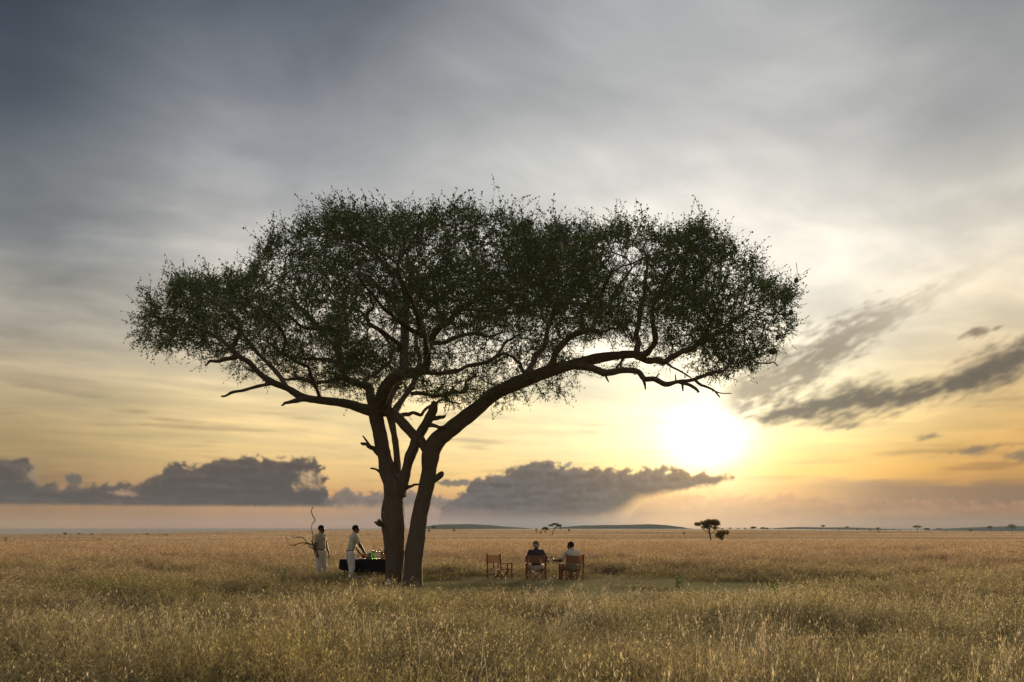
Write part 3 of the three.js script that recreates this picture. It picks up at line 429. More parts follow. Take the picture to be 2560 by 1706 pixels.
    if (n.size < 7) shoots.push([n.p, d, n.size]);
  });
  const tg = new THREE.BufferGeometry(); tg.setAttribute('position', new THREE.Float32BufferAttribute(pos, 3)); tg.setIndex(idx); tg.computeVertexNormals();
  tag(add(tree, 'twigs', tg, twigMat), null, null, null, 'stuff');
  // leaf shoots: a thin stem with small leaves
  const leafMat = new THREE.MeshStandardMaterial({ vertexColors: true, color: new THREE.Color(0.085, 0.125, 0.038), roughness: 0.8, side: THREE.DoubleSide });
  const shootGeo = (seed, L, nLeaf) => {
    const r = rng(seed), P = [], I = [], leaf = (x, y, z, s) => { const dir = V(r() - 0.5, r() - 0.3, r() - 0.5).normalize(), sd = V(r() - 0.5, r() - 0.5, r() - 0.5).cross(dir).normalize(), o = P.length / 3, l = s * (0.8 + 0.5 * r()), w = l * 0.3; for (const [a, b] of [[0, 0], [0.5, 1], [1, 0], [0.5, -1]]) P.push(x + dir.x * l * a + sd.x * w * b, y + dir.y * l * a + sd.y * w * b, z + dir.z * l * a + sd.z * w * b); I.push(o, o + 1, o + 2, o, o + 2, o + 3); };
    const stem = (ax, ay, az, bx, by, bz, w) => { const o = P.length / 3; P.push(ax - w, ay, az, ax + w, ay, az - w, ax, ay, az + w, bx, by, bz); I.push(o, o + 1, o + 3, o + 1, o + 2, o + 3, o + 2, o, o + 3); };
    let px = 0, py = 0, pz = 0; const segs = 3;
    for (let s = 1; s <= segs; s++) { const nx = px + (r() - 0.5) * 0.09, ny = L * s / segs, nz = pz + (r() - 0.5) * 0.09; stem(px, py, pz, nx, ny, nz, 0.0055); for (let k = 0; k < nLeaf / segs; k++) { const t = r(); leaf(mixn(px, nx, t) + (r() - 0.5) * 0.05, mixn(py, ny, t), mixn(pz, nz, t) + (r() - 0.5) * 0.05, 0.039); }
      const bx = nx + (r() - 0.5) * 0.3, by = ny + 0.02 + r() * 0.12, bz = nz + (r() - 0.5) * 0.3; stem(nx, ny, nz, bx, by, bz, 0.0042); for (let k = 0; k < 3; k++) { const t = 0.4 + 0.6 * r(); leaf(mixn(nx, bx, t), mixn(ny, by, t), mixn(nz, bz, t), 0.038); } px = nx; py = ny; pz = nz; }
    const g = new THREE.BufferGeometry(); g.setAttribute('position', new THREE.Float32BufferAttribute(P, 3)); g.setIndex(I); return g;
  };
  const geos = [shootGeo(3, 0.3, 24), shootGeo(8, 0.26, 27), shootGeo(15, 0.34, 21), shootGeo(21, 0.62, 15), shootGeo(33, 0.5, 12)], FP = [], FI = [], FC = [], mat4 = new THREE.Matrix4(), tmp = V(0, 0, 0); let count = 0;
  for (const [p, d, size] of shoots) {
    const reps = size === 1 ? (R() < 0.5 ? 2 : 1) : R() < (size < 4 ? 0.9 : 0.5) ? 1 : 0;
    for (let k = 0; k < reps; k++) {
      const dir = d.clone().add(V((R() - 0.5) * 1.6, (R() - 0.35) * 1.5, (R() - 0.5) * 1.6)).normalize(); q.setFromUnitVectors(up, dir); const s = 0.75 + 0.6 * R(), g = geos[size === 1 && R() < 0.2 ? 3 + Math.floor(R() * 2) : Math.floor(R() * 3)], gp = g.attributes.position, o = FP.length / 3, v = 0.7 + 0.6 * R(), y = R(), bl = 0.8 + 0.2 * R();
      mat4.compose(p, q.clone().multiply(new THREE.Quaternion().setFromAxisAngle(up, R() * 6.28)), V(s, s, s)); count++;
      for (let i = 0; i < gp.count; i++) { tmp.fromBufferAttribute(gp, i).applyMatrix4(mat4); FP.push(tmp.x, tmp.y, tmp.z); FC.push(v * (1 + 0.25 * y), v, v * bl); }
      for (let i = 0; i < g.index.count; i++) FI.push(o + g.index.getX(i));
    }
  }
  const fg = new THREE.BufferGeometry(); fg.setAttribute('position', new THREE.Float32BufferAttribute(FP, 3)); fg.setAttribute('color', new THREE.Float32BufferAttribute(FC, 3)); fg.setIndex(FI);
  tag(add(tree, 'foliage', fg, leafMat), null, null, null, 'stuff');
  console.log('tree nodes', nodes.length, 'shoots', count, 'leaf tris', FI.length / 3, 'points', pts.length, 'twig tris', idx.length / 3);
}
// ------------------------------------------------------------------ grass
const grassMat = new THREE.MeshPhysicalMaterial({ vertexColors: true, roughness: 1, transmission: 0.55, thickness: 0, side: THREE.DoubleSide, specularIntensity: 0.15 });
function grassBuilder() {
  const P = [], C = [], I = [];
  const put = (x, y, z, c) => { P.push(x, y, z); C.push(c[0], c[1], c[2]); return P.length / 3 - 1; };
  return {
    // a blade or stem that bends over: base, height, direction and amount of lean, width
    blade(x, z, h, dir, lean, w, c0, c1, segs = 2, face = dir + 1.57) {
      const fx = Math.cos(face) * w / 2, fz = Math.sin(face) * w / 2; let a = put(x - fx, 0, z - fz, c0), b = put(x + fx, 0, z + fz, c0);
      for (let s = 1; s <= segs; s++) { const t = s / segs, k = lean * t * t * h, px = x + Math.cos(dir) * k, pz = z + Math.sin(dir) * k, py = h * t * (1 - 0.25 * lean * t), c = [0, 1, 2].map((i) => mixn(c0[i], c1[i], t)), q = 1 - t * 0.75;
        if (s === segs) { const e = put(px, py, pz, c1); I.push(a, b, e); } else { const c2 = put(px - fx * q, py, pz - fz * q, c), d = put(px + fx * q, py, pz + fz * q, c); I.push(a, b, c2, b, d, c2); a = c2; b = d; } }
      return [x + Math.cos(dir) * lean * h, h * (1 - 0.25 * lean), z + Math.sin(dir) * lean * h];
    },
    spike(x, y, z, dx, dy, dz, l, w, c, c2) { const s = V(dz, 0.2, -dx).normalize(), o = put(x, y, z, c), m = 0.45; put(x + dx * l * m + s.x * w, y + dy * l * m + s.y * w, z + dz * l * m + s.z * w, c); put(x + dx * l, y + dy * l, z + dz * l, c2); put(x + dx * l * m - s.x * w, y + dy * l * m - s.y * w, z + dz * l * m - s.z * w, c); I.push(o, o + 1, o + 2, o, o + 2, o + 3); },
    geo() { const g = new THREE.BufferGeometry(); g.setAttribute('position', new THREE.Float32BufferAttribute(P, 3)); g.setAttribute('color', new THREE.Float32BufferAttribute(C, 3)); g.setIndex(I); return g; },
  };
}
const unit = (r) => { const v = V(r() - 0.5, 0.15 + r() * 0.8, r() - 0.5); return v.normalize(); };
// a round patch of seeding grass one metre tall, scaled when set out: culms with spikelets standing in tufts
function seedClump(seed, rad, n, fat = 1, tufts = 16) {
  const r = rng(seed), b = grassBuilder(), T = []; for (let i = 0; i < tufts; i++) { const a = r() * 6.28, d = Math.sqrt(r()) * rad; T.push([Math.cos(a) * d, Math.sin(a) * d, 0.6 + 0.75 * r(), 0.7 + 0.6 * r(), r() - 0.5, rad * (0.12 + 0.16 * r())]); }
  const spot = () => { const a = r() * 6.28; if (r() < 0.3) { const d = Math.sqrt(r()) * rad; return [Math.cos(a) * d, Math.sin(a) * d, 0.75 + 0.5 * r(), r() - 0.5, 0.75]; } const t = T[Math.floor(r() * tufts)], d = Math.abs(r() + r() - 1) * t[5] * 1.6; return [t[0] + Math.cos(a) * d, t[1] + Math.sin(a) * d, t[3] * (0.85 + 0.3 * r()), t[4] + 0.3 * (r() - 0.5), t[2]]; };
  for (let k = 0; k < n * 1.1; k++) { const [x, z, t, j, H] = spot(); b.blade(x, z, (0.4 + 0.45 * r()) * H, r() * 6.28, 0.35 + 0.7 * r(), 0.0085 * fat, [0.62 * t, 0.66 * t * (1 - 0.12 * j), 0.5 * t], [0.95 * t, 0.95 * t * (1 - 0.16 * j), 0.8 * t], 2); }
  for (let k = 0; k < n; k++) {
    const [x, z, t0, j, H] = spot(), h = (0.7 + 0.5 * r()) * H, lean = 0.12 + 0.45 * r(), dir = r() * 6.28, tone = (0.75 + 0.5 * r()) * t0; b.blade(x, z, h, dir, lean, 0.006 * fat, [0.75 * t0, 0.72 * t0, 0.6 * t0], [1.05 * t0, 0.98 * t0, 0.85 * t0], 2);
    const brown = r() < 0.5 ? [0.46 * tone, 0.38 * tone, 0.33 * tone] : [1.1 * tone, (1.02 - 0.2 * j) * tone, 0.82 * tone];
    for (let s = 0; s < (fat > 2 ? 3 : 6); s++) { const t = 0.62 + 0.38 * r(), k2 = lean * t * t * h, u = unit(r); b.spike(x + Math.cos(dir) * k2, h * t * (1 - 0.25 * lean * t), z + Math.sin(dir) * k2, u.x, u.y, u.z, (0.04 + 0.05 * r()) * (0.5 + 0.5 * fat), (0.0028 + 0.0026 * r()) * fat, brown, [brown[0] * 1.3, brown[1] * 1.25, brown[2] * 1.1]); }
  }
  return b.geo();
}
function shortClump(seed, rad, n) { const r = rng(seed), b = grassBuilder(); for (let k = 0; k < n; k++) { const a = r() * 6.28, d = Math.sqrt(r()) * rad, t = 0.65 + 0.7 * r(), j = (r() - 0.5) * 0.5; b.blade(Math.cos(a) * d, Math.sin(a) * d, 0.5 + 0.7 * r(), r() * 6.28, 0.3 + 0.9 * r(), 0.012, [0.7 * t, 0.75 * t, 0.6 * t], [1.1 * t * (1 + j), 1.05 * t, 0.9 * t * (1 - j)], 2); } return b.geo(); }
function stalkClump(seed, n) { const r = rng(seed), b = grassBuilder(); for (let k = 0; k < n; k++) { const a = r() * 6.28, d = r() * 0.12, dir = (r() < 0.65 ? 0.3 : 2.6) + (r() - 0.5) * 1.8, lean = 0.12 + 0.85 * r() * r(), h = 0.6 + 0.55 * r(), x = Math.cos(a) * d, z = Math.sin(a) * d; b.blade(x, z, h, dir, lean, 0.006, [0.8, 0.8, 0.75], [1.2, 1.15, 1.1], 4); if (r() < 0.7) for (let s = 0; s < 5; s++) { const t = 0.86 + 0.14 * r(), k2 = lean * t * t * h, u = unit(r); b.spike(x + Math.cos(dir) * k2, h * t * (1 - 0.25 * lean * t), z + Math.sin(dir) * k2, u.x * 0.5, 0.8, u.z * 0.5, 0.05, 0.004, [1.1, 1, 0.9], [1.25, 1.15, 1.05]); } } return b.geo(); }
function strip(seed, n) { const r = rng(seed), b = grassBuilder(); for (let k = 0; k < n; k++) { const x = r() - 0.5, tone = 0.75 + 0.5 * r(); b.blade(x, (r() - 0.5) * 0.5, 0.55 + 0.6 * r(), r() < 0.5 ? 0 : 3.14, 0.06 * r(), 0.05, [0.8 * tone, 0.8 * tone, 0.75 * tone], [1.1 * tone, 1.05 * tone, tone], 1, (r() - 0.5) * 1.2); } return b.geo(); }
const GC = new THREE.Color(), GQ = new THREE.Quaternion(), YUP = V(0, 1, 0);
function meadow(name, label, geos, items, mat = grassMat) {   // items: [x, z, height, width, [r, g, b], turn]
  const lists = geos.map(() => []); items.forEach((it, i) => lists[i % geos.length].push(it));
  lists.forEach((L, k) => { if (!L.length) return; const im = new THREE.InstancedMesh(geos[k], mat, L.length); L.forEach(([x, z, h, w, c, t], i) => { GQ.setFromAxisAngle(YUP, t); im.setMatrixAt(i, new THREE.Matrix4().compose(V(x, terrain(x, z) - 0.01, z), GQ, V(w, h, w))); im.setColorAt(i, GC.setRGB(c[0], c[1], c[2])); }); im.name = numbered(name); im.receiveShadow = im.castShadow = true; scene.add(im); tag(im, label, 'grass', null, 'stuff'); });
}
const clearOf = [];                                 // circles without tall grass: [x, z, radius], where furniture and bags stand
{
  const R = rng(91), low = [], stalk = [], far = [], spots = (n, r0, r1, fn) => { for (let i = 0; i < n; i++) { const r = Math.sqrt(r0 * r0 + R() * (r1 * r1 - r0 * r0)), a = (R() * 2 - 1) * 41 * D2R; fn(Math.sin(a) * r, -Math.cos(a) * r, r); } };
  const near = [], mid = [], wide = [];
  const one = (x, z, list, w, lowW) => {
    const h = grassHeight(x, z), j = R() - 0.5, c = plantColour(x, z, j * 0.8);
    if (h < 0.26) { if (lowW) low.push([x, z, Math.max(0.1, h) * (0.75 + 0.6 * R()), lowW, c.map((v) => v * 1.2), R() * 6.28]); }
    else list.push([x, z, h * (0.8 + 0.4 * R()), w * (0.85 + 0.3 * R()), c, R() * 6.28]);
  };
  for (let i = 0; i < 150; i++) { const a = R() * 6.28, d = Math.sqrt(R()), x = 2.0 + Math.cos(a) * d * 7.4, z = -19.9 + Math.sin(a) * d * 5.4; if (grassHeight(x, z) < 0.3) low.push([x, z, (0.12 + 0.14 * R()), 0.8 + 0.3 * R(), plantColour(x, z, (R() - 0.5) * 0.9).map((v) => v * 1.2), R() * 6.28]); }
  spots(230, 3.0, 13, (x, z) => one(x, z, near, 1, 1));
  spots(1150, 12.6, 42, (x, z) => one(x, z, mid, 1, 1));
  spots(5200, 42, 140, (x, z) => one(x, z, wide, 1, 0));
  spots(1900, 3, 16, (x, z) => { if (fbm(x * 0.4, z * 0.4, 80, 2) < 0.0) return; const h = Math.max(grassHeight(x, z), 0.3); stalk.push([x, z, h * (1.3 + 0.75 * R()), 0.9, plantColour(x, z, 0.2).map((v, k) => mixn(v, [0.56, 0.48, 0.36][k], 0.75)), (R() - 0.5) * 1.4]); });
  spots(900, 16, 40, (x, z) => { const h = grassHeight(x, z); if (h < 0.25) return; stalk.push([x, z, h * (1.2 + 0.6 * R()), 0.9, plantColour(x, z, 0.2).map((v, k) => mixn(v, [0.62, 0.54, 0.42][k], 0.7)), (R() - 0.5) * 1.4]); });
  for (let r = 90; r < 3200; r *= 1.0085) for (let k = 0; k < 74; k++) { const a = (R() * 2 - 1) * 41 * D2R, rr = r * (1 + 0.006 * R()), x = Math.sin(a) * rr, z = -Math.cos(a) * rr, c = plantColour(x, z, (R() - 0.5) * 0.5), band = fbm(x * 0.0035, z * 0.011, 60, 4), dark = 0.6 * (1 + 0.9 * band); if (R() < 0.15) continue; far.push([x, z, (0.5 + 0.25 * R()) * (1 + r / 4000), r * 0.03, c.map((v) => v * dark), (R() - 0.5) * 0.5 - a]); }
  meadow('seeding_grass', 'deep dry seeding grass of the foreground', [3, 14, 25, 36, 47].map((k) => seedClump(k, 0.62, 900, 1, 22)), near);
  meadow('seeding_grass', 'dry seeding grass round the tree and the chairs', [4, 15, 26, 37, 48].map((k) => seedClump(k, 0.85, 640, 1.5, 20)), mid);
  meadow('seeding_grass', 'dry seeding grass of the middle distance', [6, 17, 28, 39].map((k) => seedClump(k, 1.3, 300, 2.4)), wide);
  meadow('short_grass', 'short greenish grazed grass round the chairs and tree', [5, 16, 27].map((k) => shortClump(k, 0.7, 1300)), low);
  meadow('pale_grass_stalks', 'long pale grass stalks leaning out of the foreground grass', [[7, 5], [18, 3], [29, 8]].map((a) => stalkClump(...a)), stalk);
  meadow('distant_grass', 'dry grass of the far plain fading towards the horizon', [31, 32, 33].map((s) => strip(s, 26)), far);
  console.log('grass', near.length, mid.length, wide.length, low.length, stalk.length, far.length);
}
// ------------------------------------------------------------------ trees and bushes far out on the plain
const farLeaf = [[0.10, 0.12, 0.05], [0.26, 0.205, 0.085], [0.085, 0.10, 0.045]].map(([r, g, b]) => new THREE.MeshPhysicalMaterial({ color: new THREE.Color(r, g, b), roughness: 0.95, transmission: 0.45, thickness: 0, side: THREE.DoubleSide, specularIntensity: 0.2 }));  // second leaf colour has the golden glow of the low sun painted in
const farBark = std(0.13, 0.10, 0.075, 0.95);
// leaf-sized faces through lens-shaped clumps [x, y, z, rx, ry, rz]
function leafCloud(clumps, n, size, seed) {
  const r = rng(seed), P = [], vol = clumps.map((c) => c[3] * c[4] * c[5]), tot = vol.reduce((a, b) => a + b);
  clumps.forEach((c, i) => { const k = Math.round(n * vol[i] / tot); for (let j = 0; j < k; j++) {
    const u = V(r() - 0.5, r() - 0.5, r() - 0.5).normalize().multiplyScalar(Math.pow(r(), 0.45) * (0.85 + 0.3 * noise3(r() * 9, i, 2))), x = c[0] + u.x * c[3], y = c[1] + u.y * c[4], z = c[2] + u.z * c[5], s = size * (0.6 + 0.8 * r());
    if (noise3(x * 1.6 / c[3], y * 1.6 / c[4], z + i) < -0.36) continue;
    const a = V(r() - 0.5, r() - 0.5, r() - 0.5).normalize().multiplyScalar(s), b = V(r() - 0.5, r() - 0.5, r() - 0.5).normalize().multiplyScalar(s * 0.6); P.push(x, y, z, x + a.x, y + a.y, z + a.z, x + a.x * 0.5 + b.x, y + a.y * 0.5 + b.y, z + a.z * 0.5 + b.z); } });
  const g = new THREE.BufferGeometry(); g.setAttribute('position', new THREE.Float32BufferAttribute(P, 3)); return g;
}
// wood: list of polylines [x, y, z, r]
const wood = (lines, seed = 1) => { const gs = lines.map((l, i) => tube(l, { step: 0.5, lumpy: 0.12, seed: seed + i, minSides: 5, maxSides: 8 })); return gs.length > 1 ? mergeGeometries(gs) : gs[0]; };
// place a tree by the photograph: its foot, and metres per picture unit there
function farTree(px, py, name, label, group, build) { const p = onGround(px, py), s = -p.z / F, t = thing(name, label, name.includes('bush') ? 'bush' : 'tree', [p.x, p.y, p.z], 0, group); build(t, s); return t; }
const P4 = (s) => (x, y, z, r) => [x * s, y * s, z * s, r * s];
// tree under the sun, golden glow painted into its leaf colour: crown 69 wide and 66 tall in picture units
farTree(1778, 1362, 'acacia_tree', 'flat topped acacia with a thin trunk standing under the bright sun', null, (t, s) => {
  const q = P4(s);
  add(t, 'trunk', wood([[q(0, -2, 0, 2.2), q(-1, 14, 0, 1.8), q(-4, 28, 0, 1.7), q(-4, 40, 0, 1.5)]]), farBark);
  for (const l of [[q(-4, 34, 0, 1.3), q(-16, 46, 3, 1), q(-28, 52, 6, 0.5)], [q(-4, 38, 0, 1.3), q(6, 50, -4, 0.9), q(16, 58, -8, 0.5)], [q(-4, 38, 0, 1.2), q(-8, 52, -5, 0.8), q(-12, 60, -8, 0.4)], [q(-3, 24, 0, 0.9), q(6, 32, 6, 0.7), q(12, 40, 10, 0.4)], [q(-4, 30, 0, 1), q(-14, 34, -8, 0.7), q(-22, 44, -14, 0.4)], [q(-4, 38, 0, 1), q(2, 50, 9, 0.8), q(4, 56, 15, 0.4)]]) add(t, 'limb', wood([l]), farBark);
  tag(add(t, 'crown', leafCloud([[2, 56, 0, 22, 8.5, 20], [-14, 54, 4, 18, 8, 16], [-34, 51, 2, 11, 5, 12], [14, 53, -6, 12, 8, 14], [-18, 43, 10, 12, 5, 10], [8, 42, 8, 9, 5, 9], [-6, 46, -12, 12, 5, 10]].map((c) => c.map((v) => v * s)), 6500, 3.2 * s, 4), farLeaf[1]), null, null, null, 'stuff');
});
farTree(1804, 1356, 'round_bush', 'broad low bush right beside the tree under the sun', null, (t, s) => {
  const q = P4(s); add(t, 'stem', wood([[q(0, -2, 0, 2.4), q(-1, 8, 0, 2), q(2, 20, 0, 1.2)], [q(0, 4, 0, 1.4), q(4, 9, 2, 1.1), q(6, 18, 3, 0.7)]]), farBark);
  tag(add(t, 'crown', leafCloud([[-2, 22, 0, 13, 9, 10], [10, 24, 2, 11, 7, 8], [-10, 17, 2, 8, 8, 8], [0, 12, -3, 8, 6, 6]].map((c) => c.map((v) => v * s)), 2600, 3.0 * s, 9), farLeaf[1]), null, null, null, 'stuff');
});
farTree(1380, 1341, 'acacia_tree', 'leaning umbrella acacia behind the seated men, tallest of its clump', null, (t, s) => {
  const q = P4(s); add(t, 'trunk', wood([[q(0, -2, 0, 1), q(1, 6, 0, 0.9), q(5, 16, 0, 0.9), q(11, 24, 0, 0.7), q(16, 28, 0, 0.4)]]), farBark);
  for (const l of [[q(6, 17, 0, 0.7), q(3, 24, 2, 0.5), q(-2, 28, 4, 0.3)], [q(9, 21, 0, 0.6), q(18, 25, -3, 0.4), q(23, 24, -5, 0.25)]]) add(t, 'limb', wood([l]), farBark);
  tag(add(t, 'crown', leafCloud([[8, 30, 0, 11, 3, 9], [-3, 27, 2, 8, 2.4, 7], [19, 27, -2, 8, 3, 7], [22, 21, -3, 3.5, 4, 4], [14, 25, 4, 7, 2.6, 5]].map((c) => c.map((v) => v * s)), 2600, 1.5 * s, 5), farLeaf[0]), null, null, null, 'stuff');
});
farTree(1363, 1335, 'acacia_tree', 'small round acacia left of the leaning umbrella acacia', null, (t, s) => {
  const q = P4(s); add(t, 'trunk', wood([[q(0, -2, 0, 1), q(1, 7, 0, 0.8), q(4, 13, 0, 0.5)], [q(0, 3, 0, 0.7), q(-3, 9, 1, 0.5), q(-5, 13, 2, 0.3)]]), farBark);
  tag(add(t, 'crown', leafCloud([[0, 14, 0, 8, 4, 7], [5, 12, 2, 6, 4, 5], [-6, 12, 0, 5, 3, 5]].map((c) => c.map((v) => v * s)), 1500, 1.5 * s, 6), farLeaf[0]), null, null, null, 'stuff');
});
const smallBush = (label, px, py, w, h, k, bare, group) => farTree(px, py, 'bush', label, group, (t, s) => {
  const q = P4(s), r = rng(Math.round(px) + 11); for (let i = 0; i < (bare ? 5 : 3); i++) { const a = (r() - 0.5) * w * 0.8; add(t, 'stem', wood([[q(0, -1, 0, 0.5), q(a * 0.4, h * 0.45, (r() - 0.5) * w * 0.4, 0.4), q(a, h * (0.75 + 0.25 * r()), (r() - 0.5) * w * 0.6, 0.2)]]), farBark); }
  const c = []; for (let i = 0; i < (bare ? 3 : 5); i++) c.push([(r() - 0.5) * w * 0.6, h * (0.55 + 0.35 * r()), (r() - 0.5) * w * 0.5, w * (0.2 + 0.12 * r()), h * (0.2 + 0.12 * r()), w * 0.24]);
  tag(add(t, 'crown', leafCloud(c.map((v) => v.map((u) => u * s)), bare ? 160 : 700, 1.2 * s, px | 0), farLeaf[k]), null, null, null, 'stuff');
});
smallBush('thin upright bush left of the small round acacia', 1341, 1335, 9, 14, 0, true);
smallBush('low dark bush just left of the small round acacia', 1351, 1336, 12, 7, 0, true);
smallBush('tiny bush right of the leaning umbrella acacia', 1423, 1331, 5, 7, 0);
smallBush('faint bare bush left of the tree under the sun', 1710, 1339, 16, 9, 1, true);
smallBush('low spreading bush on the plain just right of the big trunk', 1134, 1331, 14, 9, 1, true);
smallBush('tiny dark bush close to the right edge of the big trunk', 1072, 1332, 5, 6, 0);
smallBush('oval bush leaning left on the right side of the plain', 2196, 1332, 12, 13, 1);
smallBush('small dark bush far right below the horizon', 2428, 1330, 7, 6, 0);
smallBush('leaning bush at the far left edge of the plain', 14, 1361, 22, 20, 0, true);
smallBush('low tuft of a bush right of the bush at the left edge', 42, 1362, 9, 6, 0);
smallBush('round dark bush on the left horizon, largest there', 164, 1340, 11, 7, 0);
smallBush('tiny bush right of the round dark bush on the left', 198, 1338, 7, 4, 0);
smallBush('sparse bush above the thin thorn bush on the left', 229, 1341, 11, 7, 0, true);
smallBush('thin bare thorn bush standing on the left plain', 248, 1361, 18, 15, 0, true);
smallBush('low bush on the left plain near the horizon, left of two', 367, 1339, 9, 4, 0, true);
smallBush('low bush on the left plain near the horizon, right of two', 416, 1341, 13, 5, 0, true);
smallBush('dark low bush among the grass at middle left', 349, 1372, 22, 11, 0, true);
smallBush('long low bush trailing right of the dark one at middle left', 375, 1369, 24, 6, 0, true);
smallBush('small bush far behind the bar table', 922, 1340, 9, 4, 0, true);
// flat crowned trees on the right horizon
const umbrella = (label, px, py, w, h, crownH, k, lean = 0) => farTree(px, py, 'acacia_tree', label, null, (t, s) => {
  const q = P4(s); add(t, 'trunk', wood([[q(0, -1, 0, 0.8), q(lean * 0.3, h * 0.4, 0, 0.7), q(lean, h - crownH, 0, 0.5)]]), farBark);
  for (const sg of [-1, 1]) add(t, 'limb', wood([[q(lean * 0.5, h * 0.5, 0, 0.5), q(lean + sg * w * 0.2, h - crownH * 0.9, sg, 0.35), q(lean + sg * w * 0.36, h - crownH * 0.5, sg * 2, 0.2)]]), farBark);
  tag(add(t, 'crown', leafCloud([[lean, h - crownH * 0.5, 0, w * 0.36, crownH * 0.5, w * 0.33], [lean - w * 0.24, h - crownH * 0.65, 1, w * 0.25, crownH * 0.34, w * 0.24], [lean + w * 0.25, h - crownH * 0.68, -1, w * 0.25, crownH * 0.34, w * 0.24]].map((c) => c.map((v) => v * s)), 2000, 1.1 * s, px | 0), farLeaf[k]), null, null, null, 'stuff');
});
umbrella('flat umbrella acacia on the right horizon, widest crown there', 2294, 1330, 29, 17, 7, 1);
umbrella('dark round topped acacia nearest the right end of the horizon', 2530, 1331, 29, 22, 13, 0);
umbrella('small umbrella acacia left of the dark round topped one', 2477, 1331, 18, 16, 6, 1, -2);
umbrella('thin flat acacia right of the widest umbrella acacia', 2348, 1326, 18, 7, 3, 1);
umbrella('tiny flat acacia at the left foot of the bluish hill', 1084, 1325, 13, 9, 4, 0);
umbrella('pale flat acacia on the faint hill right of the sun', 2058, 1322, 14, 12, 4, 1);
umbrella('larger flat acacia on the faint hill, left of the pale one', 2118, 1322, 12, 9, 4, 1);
// a broken line of trees along the right horizon, each a small thing of its own
{
  const r = rng(61), geos = [0, 1, 2, 3].map((k) => leafCloud([[0, 4.6, 0, 4.2, 1.5, 4.2], [-2 - k * 0.4, 4.3, 0, 2.8, 1.1, 2.8], [0.2, 2.2, 0, 0.8, 2.6, 0.8], [2 + k * 0.3, 4.4, 0, 2.4, 1.1, 2.4]], 620, 1.3, 70 + k));
  for (let i = 0; i < 46; i++) { const px = 1790 + 720 * (i + 0.8 * r()) / 46, dist = 2400 + 2600 * r(), x = (px - 1280) * dist / F, z = -dist, s = 0.7 + 1.6 * r() * r(); const m = add(scene, 'distant_tree', geos[i % 4], farLeaf[i % 2]);  m.position.set(x, terrain(x, z) - 0.5, z); m.scale.set(s * 1.2, s, s * 1.2); tag(m, 'tiny far tree in the broken line along the right horizon', 'tree', 'trees along the right horizon'); }
}
// ------------------------------------------------------------------ dead branches and bare twigs near the camp
const nearPx = (px, py, z) => V((px - 1280) * z / F, EYE + (1322 - py) * z / F, -z);
function deadWood(name, label, category, z, lines) {
  const foot = nearPx(lines[0][0][0], lines[0][0][1], z), base = V(foot.x, terrain(foot.x, -z), -z), t = thing(name, label, category, [base.x, base.y, base.z]);
  lines.forEach((l, i) => { const p = l.map(([x, y, r, dz = 0]) => { const v = nearPx(x, y, z + dz).sub(base); return [v.x, v.y, v.z, 0.68 * r * z / F]; }); add(t, i ? 'branch' : 'stem', tube(p, { step: 0.06, lumpy: 0.18, seed: i + 40, minSides: 6, maxSides: 10 }), deadMat); });
  return t;
}
deadWood('dead_tree', 'bare dead thorn tree with one crooked upright branch behind a standing man', 'tree', 27.5, [
  [[800, 1440, 4.5], [796, 1405, 4], [788, 1385, 3.4], [783, 1364, 3.2], [779, 1352, 3]],
  [[780, 1354, 2.6], [783, 1343, 1.9], [780, 1330, 1.5], [779, 1318, 1.2], [780, 1311, 1.3], [788, 1300, 1.7], [783, 1293, 1.7], [779, 1282, 1.6], [779, 1274, 1.4], [782, 1270, 1.1], [785, 1268, 0.5]],
  [[781, 1271, 1], [780, 1268, 0.8], [780.5, 1266, 0.4]],
  [[783, 1364, 2.8], [770, 1359, 2.4], [753, 1358, 2.1], [740, 1362, 1.8], [732, 1365, 1.6], [723, 1360, 1.2], [717, 1352, 1], [716, 1343, 0.8], [718, 1338, 0.7]],
  [[786, 1375, 2.6], [774, 1366, 2], [769, 1359, 1.9], [762, 1350, 1.8], [756, 1345, 1.6], [749, 1343, 1.3], [741, 1345, 1], [722, 1340, 0.7]],
  [[749, 1344, 1.2], [743, 1344, 1], [740, 1340, 0.7], [734, 1338, 0.5]], [[771, 1360, 1.3], [760, 1362, 1], [755, 1365, 0.6]], [[784, 1343, 1], [779, 1342.5, 0.7], [777, 1341, 0.4]],
]);

